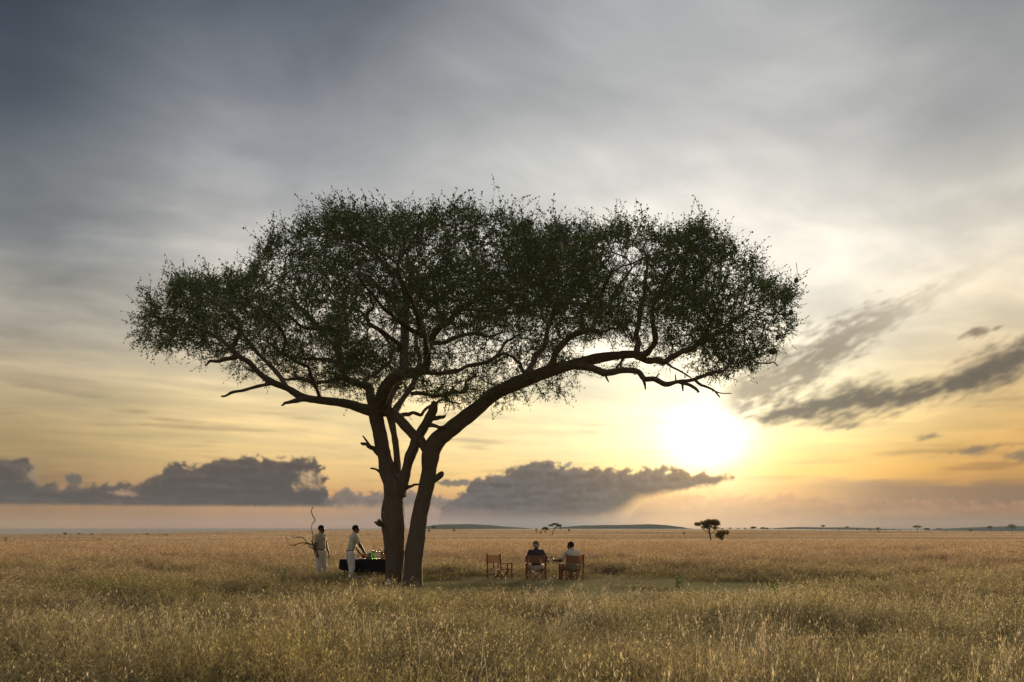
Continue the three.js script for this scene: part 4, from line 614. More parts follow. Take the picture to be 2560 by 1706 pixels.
// green leafy weeds standing in the grass
{
  const weedLeaf = new THREE.MeshPhysicalMaterial({ color: new THREE.Color(0.16, 0.27, 0.05), roughness: 0.8, transmission: 0.45, thickness: 0, side: THREE.DoubleSide, specularIntensity: 0.3 }), weedStem = std(0.2, 0.24, 0.08, 0.8);
  [[330, 1500, 0.62, 'tall green leafy weed at the left, largest of the weeds'], [352, 1494, 0.48, 'green weed just right of the largest weed at the left'], [372, 1506, 0.4, 'low green weed below the pair of weeds at the left'], [480, 1490, 0.42, 'green weed in the grass between the left weeds and the standing man'], [612, 1478, 0.5, 'green weed left of the weed nearest the standing man'], [704, 1474, 0.62, 'tall green weed nearest the standing man in khaki'], [1696, 1480, 0.5, 'single slender weed right of the chairs'], [1936, 1500, 0.38, 'broad leaved pale weed far right of the chairs']].forEach(([px, py, h, label], i) => {
    const p = onGround(px, py), t = thing('leafy_weed', label, 'plant', [p.x, p.y, p.z], i, 'green weeds in the grass'), r = rng(300 + i), P = [];
    for (let s = 0; s < 4; s++) { const a = r() * 6.28, H = h * (0.7 + 0.3 * r()), d = 0.1 + 0.12 * r(), e = [Math.cos(a) * d, H, Math.sin(a) * d]; add(t, 'stem', tube([[0, -0.02, 0, 0.006], [e[0] * 0.4, H * 0.5, e[2] * 0.4, 0.005], [...e, 0.002]], { step: 0.06, minSides: 5 }), weedStem);
      for (let k = 0; k < 26; k++) { const f = 0.25 + 0.75 * r(), y = H * f, x = e[0] * f * f, z = e[2] * f * f, b = r() * 6.28, L = 0.05 + 0.06 * r(), w = L * 0.3, dx = Math.cos(b), dz = Math.sin(b), up = 0.2 + 0.5 * r(); P.push(x, y, z, x + dx * L * 0.5 - dz * w, y + up * L * 0.5, z + dz * L * 0.5 + dx * w, x + dx * L, y + up * L * 0.6, z + dz * L, x, y, z, x + dx * L, y + up * L * 0.6, z + dz * L, x + dx * L * 0.5 + dz * w, y + up * L * 0.5, z + dz * L * 0.5 - dx * w); } }
    const g = new THREE.BufferGeometry(); g.setAttribute('position', new THREE.Float32BufferAttribute(P, 3)); tag(add(t, 'leaves', g, weedLeaf), null, null, null, 'stuff');
  });
}
// ------------------------------------------------------------------ camp furniture
const woodTex = valueTexture(256, (u, v, c) => { const n = fbm(u * 26, v * 1.6, 3, 4), m = fbm(u * 5, v * 0.7, 8, 2), s = 0.85 + 0.5 * n + 0.3 * m; c[0] = s; c[1] = s * 0.97; c[2] = s * 0.93; }, false);
const chairWood = new THREE.MeshStandardMaterial({ color: new THREE.Color(0.29, 0.095, 0.036), map: woodTex, roughness: 0.38 });
const weave = valueTexture(256, (u, v, c) => { const s = 0.86 + 0.1 * Math.sin(u * 402) * Math.sin(v * 402) + 0.25 * tiled(u, v, 6, 2, 3); c[0] = c[1] = c[2] = s; }, false);
const canvasMat = new THREE.MeshPhysicalMaterial({ color: new THREE.Color(0.36, 0.19, 0.105), map: weave, roughness: 0.95, transmission: 0.14, thickness: 0, side: THREE.DoubleSide, specularIntensity: 0.2 });
const brass = std(0.75, 0.5, 0.2, 0.3, { metalness: 1 });
// a straight bar with rounded section between two points: width across x', depth across z'
function bar(a, b, w, d) {
  const A = V(...a), B = V(...b), L = A.distanceTo(B), s = new THREE.Shape(), r = Math.min(w, d) * 0.25, x = w / 2, y = d / 2;
  s.moveTo(-x + r, -y); s.lineTo(x - r, -y); s.quadraticCurveTo(x, -y, x, -y + r); s.lineTo(x, y - r); s.quadraticCurveTo(x, y, x - r, y); s.lineTo(-x + r, y); s.quadraticCurveTo(-x, y, -x, y - r); s.lineTo(-x, -y + r); s.quadraticCurveTo(-x, -y, -x + r, -y);
  const g = new THREE.ExtrudeGeometry(s, { depth: L, bevelEnabled: false, curveSegments: 2 }), m = new THREE.Matrix4().lookAt(B, A, Math.abs(B.y - A.y) > 0.95 * L ? V(0, 0, 1) : V(0, 1, 0)); g.applyMatrix4(m); g.translate(A.x, A.y, A.z); return g;
}
function sheet(fn, nu, nv) { const P = [], U = [], I = []; for (let i = 0; i <= nu; i++) for (let j = 0; j <= nv; j++) { const p = fn(i / nu, j / nv); P.push(...p); U.push(i / nu, j / nv); } for (let i = 0; i < nu; i++) for (let j = 0; j < nv; j++) { const a = i * (nv + 1) + j, b = a + 1, c = a + nv + 1, d = c + 1; I.push(a, c, b, b, c, d); } const g = new THREE.BufferGeometry(); g.setAttribute('position', new THREE.Float32BufferAttribute(P, 3)); g.setAttribute('uv', new THREE.Float32BufferAttribute(U, 2)); g.setIndex(I); g.computeVertexNormals(); return g; }
// safari chair facing +z: two posts with a canvas back, canvas seat, armrests, crossed legs
function chair(label, x, z, turn, sag, loaded) {
  const t = thing('safari_chair', label, 'chair', [x, terrain(x, z), z], turn, 'wooden safari chairs on the grass'), W = 0.27, S = 0.46, AH = 0.64, BH = 0.93;
  for (const s of [-1, 1]) {
    add(t, 'back_post', bar([s * W, 0, -0.22], [s * W * 1.0, BH, -0.29], 0.036, 0.028), chairWood);
    add(t, 'front_leg', bar([s * (W + 0.01), 0, 0.23], [s * (W + 0.01), AH - 0.012, 0.21], 0.034, 0.026), chairWood);
    add(t, 'armrest', bar([s * (W + 0.025), AH, -0.27], [s * (W + 0.025), AH, 0.27], 0.062, 0.022), chairWood);
    add(t, 'side_rail', bar([s * (W - 0.004), 0.30, -0.225], [s * (W - 0.004), 0.30, 0.22], 0.03, 0.022), chairWood);
    add(t, 'seat_rail', bar([s * (W - 0.045), S, -0.2], [s * (W - 0.045), S, 0.2], 0.034, 0.026), chairWood);
    add(t, 'arm_strut', bar([s * (W - 0.004), 0.30, 0.02], [s * (W + 0.012), AH - 0.012, 0.02], 0.036, 0.018), chairWood);
    for (const zz of [-0.17, 0.17]) add(t, 'crossed_leg', bar([s * W * 0.96, 0.0, zz + s * 0.012], [-s * (W - 0.06), S - 0.01, zz + s * 0.012], 0.03, 0.02), chairWood);
    add(t, 'ferrule', bar([s * (W + 0.004), 0.285, -0.245], [s * (W + 0.004), 0.335, -0.249], 0.044, 0.036), brass);
  }
  add(t, 'back_canvas', sheet((u, v) => { const k = (u - 0.5) * 2; return [k * (W - 0.004), mixn(0.655, 0.9, v) - 0.018 * (1 - k * k) * (v > 0.5 ? 1 : 0.3), -0.262 - 0.028 * v - (loaded ? 0.055 : 0.02) * (1 - k * k)]; }, 14, 6), canvasMat);
  add(t, 'seat_canvas', sheet((u, v) => { const k = (u - 0.5) * 2; return [k * (W - 0.05), S + 0.016 - sag * (1 - k * k), mixn(-0.21, 0.21, v)]; }, 14, 6), canvasMat);
  return t;
}
const CH = [[1250, 22.6, 138], [1340, 22.4, 182], [1428, 22.5, 200]].map(([px, z, deg]) => [(px - 1280) * z / F, -z, deg * D2R]);
chair('empty wooden safari chair with brown canvas, leftmost of the three', ...CH[0], 0.03, false);
chair('wooden safari chair in which the man with a cap sits', ...CH[1], 0.08, true);
chair('rightmost wooden safari chair, angled left under the man in a pale shirt', ...CH[2], 0.08, true);
// ------------------------------------------------------------------ bar table with a dark cloth
const barX = (912 - 1280) * 22.9 / F, barZ = -22.9, barY = terrain(barX, barZ), TT = 0.735;
{
  const t = thing('folding_table', 'long folding bar table hidden under a black cloth beside the trunk', 'table', [barX, barY, barZ]);
  add(t, 'table_top', bar([-0.66, TT - 0.02, 0], [0.78, TT - 0.02, 0], 0.56, 0.03), std(0.2, 0.13, 0.08, 0.6));
  for (const sx of [-0.56, 0.68]) for (const sz of [-0.22, 0.22]) add(t, 'leg', bar([sx, 0, sz], [sx, TT - 0.036, sz], 0.035, 0.035), std(0.16, 0.09, 0.05, 0.6));
  const clothMat = new THREE.MeshStandardMaterial({ color: new THREE.Color(0.016, 0.016, 0.018), map: weave, roughness: 0.9, side: THREE.DoubleSide });
  // cloth: a closed skirt whose hem hangs unevenly in folds
  const cl = thing('tablecloth', 'black cloth hanging in uneven folds over the bar table', 'tablecloth', [barX, barY, barZ]);
  const loop = []; for (let i = 0; i < 120; i++) { const a = i / 120 * 4, k = Math.floor(a), f = a - k, X0 = -0.69, X1 = 0.81, Z = 0.31; loop.push(k === 0 ? [mixn(X0, X1, f), Z] : k === 1 ? [X1, mixn(Z, -Z, f)] : k === 2 ? [mixn(X1, X0, f), -Z] : [X0, mixn(-Z, Z, f)]); }
  const skirt = sheet((u, v) => { const i = Math.round(u * 120) % 120, [x, z] = loop[i], fold = noise3(x * 7, z * 7, 3) + 0.5 * noise3(x * 15, z * 15, 5), dropAt = along([[-0.7, 0.34], [-0.5, 0.40], [-0.2, 0.45], [-0.08, 0.62], [0.0, 0.70], [0.12, 0.62], [0.3, 0.5], [0.42, 0.56], [0.52, 0.69], [0.62, 0.66], [0.8, 0.62]], x) - 0.05 + 0.03 * noise3(x * 11, z * 4, 8), out = 1 + 0.035 * v + 0.05 * v * fold; return [x * out, TT + 0.004 - v * Math.min(0.68, dropAt), z * (1 + 0.1 * v + 0.22 * v * fold)]; }, 120, 9);
  add(cl, 'skirt', skirt, clothMat);
  add(cl, 'top_cloth', sheet((u, v) => [mixn(-0.69, 0.81, u), TT + 0.004, mixn(0.31, -0.31, v)], 12, 6), clothMat);
}
const lathe = (pts, n = 20) => new THREE.LatheGeometry(pts.map(([r, y]) => new THREE.Vector2(r, y)), n);
const glassMat = (r, g, b, d) => new THREE.MeshPhysicalMaterial({ color: new THREE.Color(1, 1, 1), transmission: 1, thickness: 0.05, roughness: 0.03, ior: 1.45, attenuationColor: new THREE.Color(r, g, b), attenuationDistance: d });
const clearGlass = glassMat(0.95, 0.97, 0.96, 0.3), greenGlass = glassMat(0.25, 0.8, 0.05, 0.05), brownGlass = glassMat(0.55, 0.2, 0.04, 0.04), darkGlass = glassMat(0.12, 0.16, 0.08, 0.04);
const top = barY + TT + 0.006, onBar = (px, dz) => [(px - 1280) * (-barZ - dz) / F, top, barZ + dz];
function bottle(label, px, dz, h, r, mat, cap, lab, fill) {
  const t = thing('bottle', label, 'bottle', onBar(px, dz), 0, 'bottles on the bar table'), n = 0.30 * r;
  add(t, 'glass', lathe([[0, 0.002], [r * 0.9, 0.002], [r, 0.012], [r, h * 0.52], [r * 0.92, h * 0.6], [n * 1.25, h * 0.74], [n, h * 0.8], [n, h * 0.95], [n * 1.2, h * 0.955], [n * 1.2, h * 0.985], [0, h * 0.985]]), mat);
  if (lab) add(t, 'label', lathe([[r + 0.0015, h * 0.16], [r + 0.0015, h * 0.44]]), std(...lab, 0.8, { side: THREE.DoubleSide }));
  add(t, 'cap', lathe([[n * 1.35, h * 0.93], [n * 1.35, h], [0, h + 0.002]]), std(...cap, 0.45));
  return t;
}
bottle('green glass bottle on the bar, tallest of the green ones', 933, 0.16, 0.33, 0.042, greenGlass, [0.05, 0.1, 0.03], null);
bottle('pale green bottle just behind the tall green bottle', 930, -0.02, 0.27, 0.038, greenGlass, [0.6, 0.6, 0.55], [0.7, 0.72, 0.6]);
[[938.5, 0.04, 0.32, 0.034, [0.5, 0.3, 0.1]], [942, 0.18, 0.29, 0.036, [0.7, 0.7, 0.72]], [945, -0.05, 0.33, 0.036, [0.15, 0.1, 0.08]], [948.5, 0.12, 0.30, 0.036, [0.6, 0.6, 0.62]]].forEach(([px, dz, h, r, cap], i) => bottle(['clear bottle with an orange cap right of the green bottles', 'clear bottle with a white cap, front of the clear ones', 'tall clear bottle with a dark cap at the back of the bar', 'clear bottle beside the brown bottles'][i], px, dz, h, r, clearGlass, cap, i % 2 ? [0.75, 0.72, 0.66] : null));
[[953, 0.05, 0.29, 0.033, brownGlass], [956, 0.17, 0.26, 0.034, brownGlass], [959.5, 0.0, 0.30, 0.034, darkGlass], [962.5, 0.14, 0.26, 0.033, brownGlass]].forEach(([px, dz, h, r, m], i) => bottle(['brown bottle next to the clear bottles', 'short brown bottle at the front of the bar', 'dark wine bottle beside the trunk', 'brown bottle closest to the trunk'][i], px, dz, h, r, m, [0.3, 0.2, 0.08], i === 2 ? [0.7, 0.66, 0.5] : [0.5, 0.35, 0.12]));
{
  const t = thing('juice_pitcher', 'glass pitcher of orange juice by the hand of the leaning man', 'pitcher', onBar(909.5, 0.08));
  add(t, 'glass', lathe([[0, 0.002], [0.05, 0.002], [0.056, 0.02], [0.062, 0.25], [0.06, 0.25], [0.053, 0.02], [0, 0.012]]), clearGlass);
  add(t, 'juice', lathe([[0, 0.014], [0.0505, 0.02], [0.055, 0.15], [0, 0.15]]), new THREE.MeshPhysicalMaterial({ color: new THREE.Color(0.85, 0.33, 0.03), roughness: 0.4, transmission: 0.3, thickness: 0 }));
  add(t, 'handle', new THREE.TubeGeometry(new THREE.CatmullRomCurve3([V(-0.058, 0.21, 0), V(-0.1, 0.2, 0), V(-0.105, 0.12, 0), V(-0.056, 0.06, 0)]), 14, 0.007, 6), clearGlass);
  const b = thing('ice_bucket', 'grey metal box with a white folded napkin standing in it', 'ice bucket', onBar(919.5, 0.1));
  add(b, 'bucket', lathe([[0, 0.002], [0.055, 0.002], [0.06, 0.17], [0.055, 0.17], [0.05, 0.01], [0, 0.01]], 24), std(0.42, 0.42, 0.43, 0.35, { metalness: 0.7 }));
  const np = thing('napkin', 'white napkin folded to a peak in the grey box', 'napkin', onBar(919.5, 0.1)); add(np, 'folded_cloth', sheet((u, v) => { const a = u * 6.28, r = mixn(0.05, 0.004, v ** 0.8) * (1 + 0.18 * Math.sin(a * 4)); return [Math.cos(a) * r, 0.10 + v * 0.21, Math.sin(a) * r]; }, 28, 8), new THREE.MeshPhysicalMaterial({ color: new THREE.Color(0.8, 0.8, 0.83), roughness: 0.95, transmission: 0.35, thickness: 0, side: THREE.DoubleSide }));
  const can = thing('canister', 'narrow dark grey canister beside the ice bucket', 'canister', onBar(926.5, 0.12)); add(can, 'body', lathe([[0, 0.002], [0.026, 0.002], [0.026, 0.16], [0.02, 0.17], [0, 0.172]]), std(0.18, 0.18, 0.19, 0.5)); add(can, 'lid', lathe([[0.028, 0.155], [0.028, 0.176], [0, 0.18]]), std(0.1, 0.1, 0.1, 0.5));
  [[900.5, 0.05, 'small drinking glass at the left end of the bar'], [903, 0.2, 'drinking glass in front of the pitcher']].forEach(([px, dz, l]) => { const g = thing('drinking_glass', l, 'glass', onBar(px, dz), 0, 'drinking glasses on the bar'); add(g, 'glass', lathe([[0, 0.002], [0.03, 0.002], [0.036, 0.12], [0.034, 0.12], [0.028, 0.01], [0, 0.008]]), clearGlass); });
  const tr = thing('serving_tray', 'flat pale tray on the bar under the man’s hands', 'tray', onBar(897, 0.12)); add(tr, 'plate', new THREE.BoxGeometry(0.3, 0.012, 0.2).translate(0, 0.008, 0), std(0.55, 0.47, 0.36, 0.5)); for (const s of [-1, 1]) add(tr, 'rim', bar([s * 0.152, 0.016, -0.1], [s * 0.152, 0.016, 0.1], 0.008, 0.02), std(0.5, 0.42, 0.32, 0.5));
}
// crates and bags on the ground in front of the table
const softBox = (w, h, d, sag, seed) => { const g = new THREE.BoxGeometry(w, h, d, 14, 8, 10), p = g.attributes.position; for (let i = 0; i < p.count; i++) { let x = p.getX(i), y = p.getY(i) + h / 2, z = p.getZ(i); const e = 4, k = Math.pow(Math.pow(Math.abs(2 * x / w), e) + Math.pow(Math.abs(2 * z / d), e) + Math.pow(Math.abs(2 * (y - h / 2) / h), e), -1 / e), m = Math.min(1, k * 1.04); x *= m; z *= m; y = h / 2 + (y - h / 2) * m; y -= sag * (1 - (2 * x / w) ** 2) * (y / h) * 0; y += sag * noise3(x * 9, z * 9, seed) * (y / h); x += 0.02 * noise3(y * 12, z * 8, seed + 4); p.setXYZ(i, x, y, z); } g.computeVertexNormals(); return g; };
const blackFabric = std(0.02, 0.02, 0.023, 0.8), stand = (px, z, dy = 0) => { const x = (px - 1280) * z / F; return [x, terrain(x, -z) + dy, -z]; };
{
  const c = thing('cool_box', 'black cool box with a pale lid edge in front of the table', 'cool box', stand(902, 21.4), 0.25); add(c, 'box', softBox(0.36, 0.24, 0.28, 0.01, 3), blackFabric); add(c, 'lid', softBox(0.37, 0.05, 0.29, 0.004, 5).translate(0, 0.235, 0), std(0.05, 0.05, 0.055, 0.4)); add(c, 'lid_trim', bar([-0.19, 0.29, 0.1], [0.19, 0.29, 0.1], 0.03, 0.012), std(0.6, 0.6, 0.62, 0.5));
  const b = thing('duffel_bag', 'low black soft bag lying in the grass before the table', 'bag', stand(924, 21.0), -0.1); add(b, 'body', softBox(0.34, 0.2, 0.26, 0.03, 8), blackFabric); add(b, 'handle', new THREE.TubeGeometry(new THREE.CatmullRomCurve3([V(-0.09, 0.18, 0), V(-0.06, 0.25, 0.02), V(0.06, 0.25, 0.02), V(0.09, 0.18, 0)]), 16, 0.012, 6), blackFabric);
  const k = thing('rucksack', 'black and grey rucksack leaning on the foot of the left trunk', 'bag', stand(970, 19.9), 0.3); add(k, 'body', softBox(0.27, 0.28, 0.2, 0.03, 11), blackFabric); add(k, 'flap', softBox(0.15, 0.16, 0.1, 0.02, 14).translate(0.05, 0.13, 0.06), std(0.34, 0.34, 0.33, 0.8)); add(k, 'strap', new THREE.TubeGeometry(new THREE.CatmullRomCurve3([V(-0.1, 0.22, 0.08), V(-0.06, 0.3, 0.12), V(0.03, 0.29, 0.1), V(0.06, 0.2, 0.11)]), 16, 0.012, 6), std(0.5, 0.5, 0.5, 0.8));
  const cr = thing('wooden_crate', 'slatted wooden crate under the bar table', 'crate', stand(938, 22.9)); for (const sy of [0.05, 0.13, 0.21]) for (const sz of [-0.13, 0.13]) add(cr, 'slat', new THREE.BoxGeometry(0.42, 0.055, 0.012).translate(0, sy, sz), chairWood); for (const sx of [-0.2, 0.2]) for (const sz of [-0.12, 0.12]) add(cr, 'corner_post', new THREE.BoxGeometry(0.025, 0.25, 0.012).translate(sx * 0.97, 0.125, sz * 0.98), chairWood); add(cr, 'floor', new THREE.BoxGeometry(0.4, 0.012, 0.23).translate(0, 0.02, 0), chairWood); for (const sx of [-1, 1]) for (const sy of [0.05, 0.13, 0.21]) add(cr, 'slat', new THREE.BoxGeometry(0.012, 0.055, 0.24).translate(sx * 0.212, sy, 0), chairWood);
}
// weaver nests hanging at the right end of the crown
[[1991, 702, -0.2, 0.06], [1978, 782, -0.5, 0.058], [1960, 788, 0.2, 0.05], [1944, 845, -0.4, 0.06], [1932, 880, -0.6, 0.075]].forEach(([px, py, dz, r], i) => {
  const p = atTree(px, py, dz), g = new THREE.IcosahedronGeometry(r, 4), a = g.attributes.position; for (let k = 0; k < a.count; k++) { const v = V(a.getX(k), a.getY(k), a.getZ(k)), s = 1 + 0.22 * noise3(v.x * 30, v.y * 30, v.z * 30 + i) + 0.2 * noise3(v.x * 70, v.y * 70, v.z * 70); a.setXYZ(k, v.x * s * (i === 4 ? 1.5 : 1), v.y * s * (v.y > 0 ? 1.35 : 1), v.z * s); } g.computeVertexNormals();
  const t = thing('bird_nest', ['dark woven nest at the very right tip of the crown', 'dark woven nest on the right rim, upper of the pair', 'small woven nest left of the one on the right rim', 'woven nest low on the right rim of the crown', 'largest woven nest, lowest at the right end of the crown'][i], 'nest', [p.x, p.y, p.z], 0, 'nests in the right end of the crown'); add(t, 'woven_body', g, std(0.12, 0.09, 0.055, 1)); add(t, 'hanging_twig', tube([[0, r * 0.9, 0, 0.006], [0.02, r + 0.15, 0.02, 0.006], [-0.02, r + 0.4, 0.05, 0.008]], { step: 0.08, minSides: 5 }), twigMat);
});
// ------------------------------------------------------------------ people: distance fields of tapered limbs, meshed by surface nets
function surfaceNet(f, lo, hi, c) {
  const nx = Math.ceil((hi[0] - lo[0]) / c) + 1, ny = Math.ceil((hi[1] - lo[1]) / c) + 1, nz = Math.ceil((hi[2] - lo[2]) / c) + 1, D = new Float32Array(nx * ny * nz), at = (i, j, k) => (k * ny + j) * nx + i;
  for (let k = 0; k < nz; k++) for (let j = 0; j < ny; j++) for (let i = 0; i < nx; i++) D[at(i, j, k)] = f(lo[0] + i * c, lo[1] + j * c, lo[2] + k * c);
  const id = new Int32Array(nx * ny * nz).fill(-1), P = [], I = [];
  const E = [[0, 1], [2, 3], [4, 5], [6, 7], [0, 2], [1, 3], [4, 6], [5, 7], [0, 4], [1, 5], [2, 6], [3, 7]], o = [[0, 0, 0], [1, 0, 0], [0, 1, 0], [1, 1, 0], [0, 0, 1], [1, 0, 1], [0, 1, 1], [1, 1, 1]];
  for (let k = 0; k < nz - 1; k++) for (let j = 0; j < ny - 1; j++) for (let i = 0; i < nx - 1; i++) {
    const v = o.map(([a, b, d]) => D[at(i + a, j + b, k + d)]); let neg = 0; for (const x of v) if (x < 0) neg++; if (neg === 0 || neg === 8) continue;
    let x = 0, y = 0, z = 0, n = 0; for (const [a, b] of E) if ((v[a] < 0) !== (v[b] < 0)) { const t = v[a] / (v[a] - v[b]); x += mixn(o[a][0], o[b][0], t); y += mixn(o[a][1], o[b][1], t); z += mixn(o[a][2], o[b][2], t); n++; }
    id[at(i, j, k)] = P.length / 3; P.push(lo[0] + (i + x / n) * c, lo[1] + (j + y / n) * c, lo[2] + (k + z / n) * c);
  }
  const quad = (a, b, d, e, flip) => { if (a < 0 || b < 0 || d < 0 || e < 0) return; flip ? I.push(a, d, b, a, e, d) : I.push(a, b, d, a, d, e); };
  for (let k = 1; k < nz - 1; k++) for (let j = 1; j < ny - 1; j++) for (let i = 1; i < nx - 1; i++) {
    const s = D[at(i, j, k)] < 0;
    if (s !== (D[at(i + 1, j, k)] < 0)) quad(id[at(i, j - 1, k - 1)], id[at(i, j, k - 1)], id[at(i, j, k)], id[at(i, j - 1, k)], !s);
    if (s !== (D[at(i, j + 1, k)] < 0)) quad(id[at(i - 1, j, k - 1)], id[at(i - 1, j, k)], id[at(i, j, k)], id[at(i, j, k - 1)], !s);
    if (s !== (D[at(i, j, k + 1)] < 0)) quad(id[at(i - 1, j - 1, k)], id[at(i, j - 1, k)], id[at(i, j, k)], id[at(i - 1, j, k)], !s);
  }
  const g = new THREE.BufferGeometry(); g.setAttribute('position', new THREE.Float32BufferAttribute(P, 3)); g.setIndex(I); g.computeVertexNormals(); return g;
}
const smin = (a, b, k) => { const h = Math.max(k - Math.abs(a - b), 0) / k; return Math.min(a, b) - h * h * k * 0.25; };
// flat list of tapered capsules -> field
function capsules(list, k) {
  const L = list.map(([a, b, ra, rb, flat]) => { const d = [b[0] - a[0], b[1] - a[1], b[2] - a[2]]; return [a[0], a[1], a[2], d[0], d[1], d[2], 1 / Math.max(1e-9, d[0] ** 2 + d[1] ** 2 + d[2] ** 2), ra, rb, flat ?? 1]; });
  return (x, y, z) => { let m = 9; for (const c of L) { const px = x - c[0], py = y - c[1], pz = (z - c[2]), t = clamp((px * c[3] + py * c[4] + pz * c[5]) * c[6]), dx = px - c[3] * t, dy = py - c[4] * t, dz = (pz - c[5] * t) / c[9], d = Math.sqrt(dx * dx + dy * dy + dz * dz) - (c[7] + (c[8] - c[7]) * t); m = smin(m, d, k); } return m; };
}
const bounds = (list, pad) => { const lo = [9, 9, 9], hi = [-9, -9, -9]; for (const [a, b, ra, rb] of list) for (const [p, r] of [[a, ra], [b, rb]]) for (let i = 0; i < 3; i++) { lo[i] = Math.min(lo[i], p[i] - r - pad); hi[i] = Math.max(hi[i], p[i] + r + pad); } return [lo, hi]; };
const ellipsoid = (x, y, z, cx, cy, cz, rx, ry, rz) => { const a = (x - cx) / rx, b = (y - cy) / ry, c = (z - cz) / rz, k = Math.sqrt(a * a + b * b + c * c); return (k - 1) * Math.min(rx, ry, rz); };
function headField(x, y, z) {                        // head frame: origin at its middle, +z is the face
  let d = ellipsoid(x, y, z, 0, 0.03, -0.012, 0.077, 0.092, 0.098);
  d = smin(d, ellipsoid(x, y, z, 0, -0.04, 0.022, 0.06, 0.078, 0.07), 0.03);
  d = smin(d, ellipsoid(x, y, z, 0, -0.098, 0.055, 0.026, 0.02, 0.026), 0.025);
  d = smin(d, ellipsoid(x, y, z, 0, 0.022, 0.078, 0.05, 0.012, 0.018), 0.015);
  const ax = Math.abs(x);
  d = Math.max(d, -(Math.hypot(ax - 0.031, y - 0.003, z - 0.101) - 0.0165));
  d = smin(d, Math.hypot(ax - 0.031, y - 0.003, z - 0.082) - 0.0125, 0.004);
  d = smin(d, ellipsoid(x, y, z, 0, -0.02, 0.093, 0.012, 0.028, 0.016), 0.012);
  d = smin(d, ellipsoid(x, y, z, 0, -0.036, 0.101, 0.019, 0.011, 0.014), 0.01);
  d = smin(d, ellipsoid(x, y, z, 0, -0.065, 0.086, 0.026, 0.006, 0.01), 0.006);
  d = smin(d, ellipsoid(x, y, z, 0, -0.076, 0.085, 0.022, 0.007, 0.01), 0.006);
  d = smin(d, ellipsoid(ax, y, z, 0.08, -0.005, -0.008, 0.009, 0.03, 0.019), 0.008);
  return d;
}
function handCaps(w, dir, side, curl, spread = 1) {  // w: wrist, dir: towards the fingers, side: towards the thumb
  const d = V(...dir).normalize(), s = V(...side).addScaledVector(d, -V(...side).dot(d)).normalize(), n = V(0, 0, 0).crossVectors(d, s), out = [], p = (a, b, c) => [w[0] + d.x * a + s.x * b + n.x * c, w[1] + d.y * a + s.y * b + n.y * c, w[2] + d.z * a + s.z * b + n.z * c];
  for (let i = 0; i < 4; i++) {
    const b = (i - 1.5) * -0.0195, L = [0.074, 0.083, 0.077, 0.06][i]; out.push([p(0.012, b * 0.6, 0), p(0.082, b, 0), 0.016, 0.0115]);
    let a = 0.084, c = 0, ang = 0.15; let q = p(a, b, c); for (const [f, r0, r1] of [[0.45, 0.0098, 0.0092], [0.32, 0.0092, 0.0086], [0.23, 0.0086, 0.0076]]) { ang += curl * (0.55 + 0.1 * i); a += Math.cos(ang) * L * f; c += Math.sin(ang) * L * f; const e = p(a, b * (1 + 0.12 * spread), c); out.push([q, e, r0, r1]); q = e; }
  }
  out.push([p(0.022, 0.024, 0.004), p(0.055, 0.05, 0.016), 0.0145, 0.0115], [p(0.055, 0.05, 0.016), p(0.082, 0.056, 0.016 + 0.025 * curl), 0.0112, 0.01], [p(0.082, 0.056, 0.016 + 0.025 * curl), p(0.104, 0.048, 0.016 + 0.05 * curl), 0.0098, 0.008]);
  return out;
}
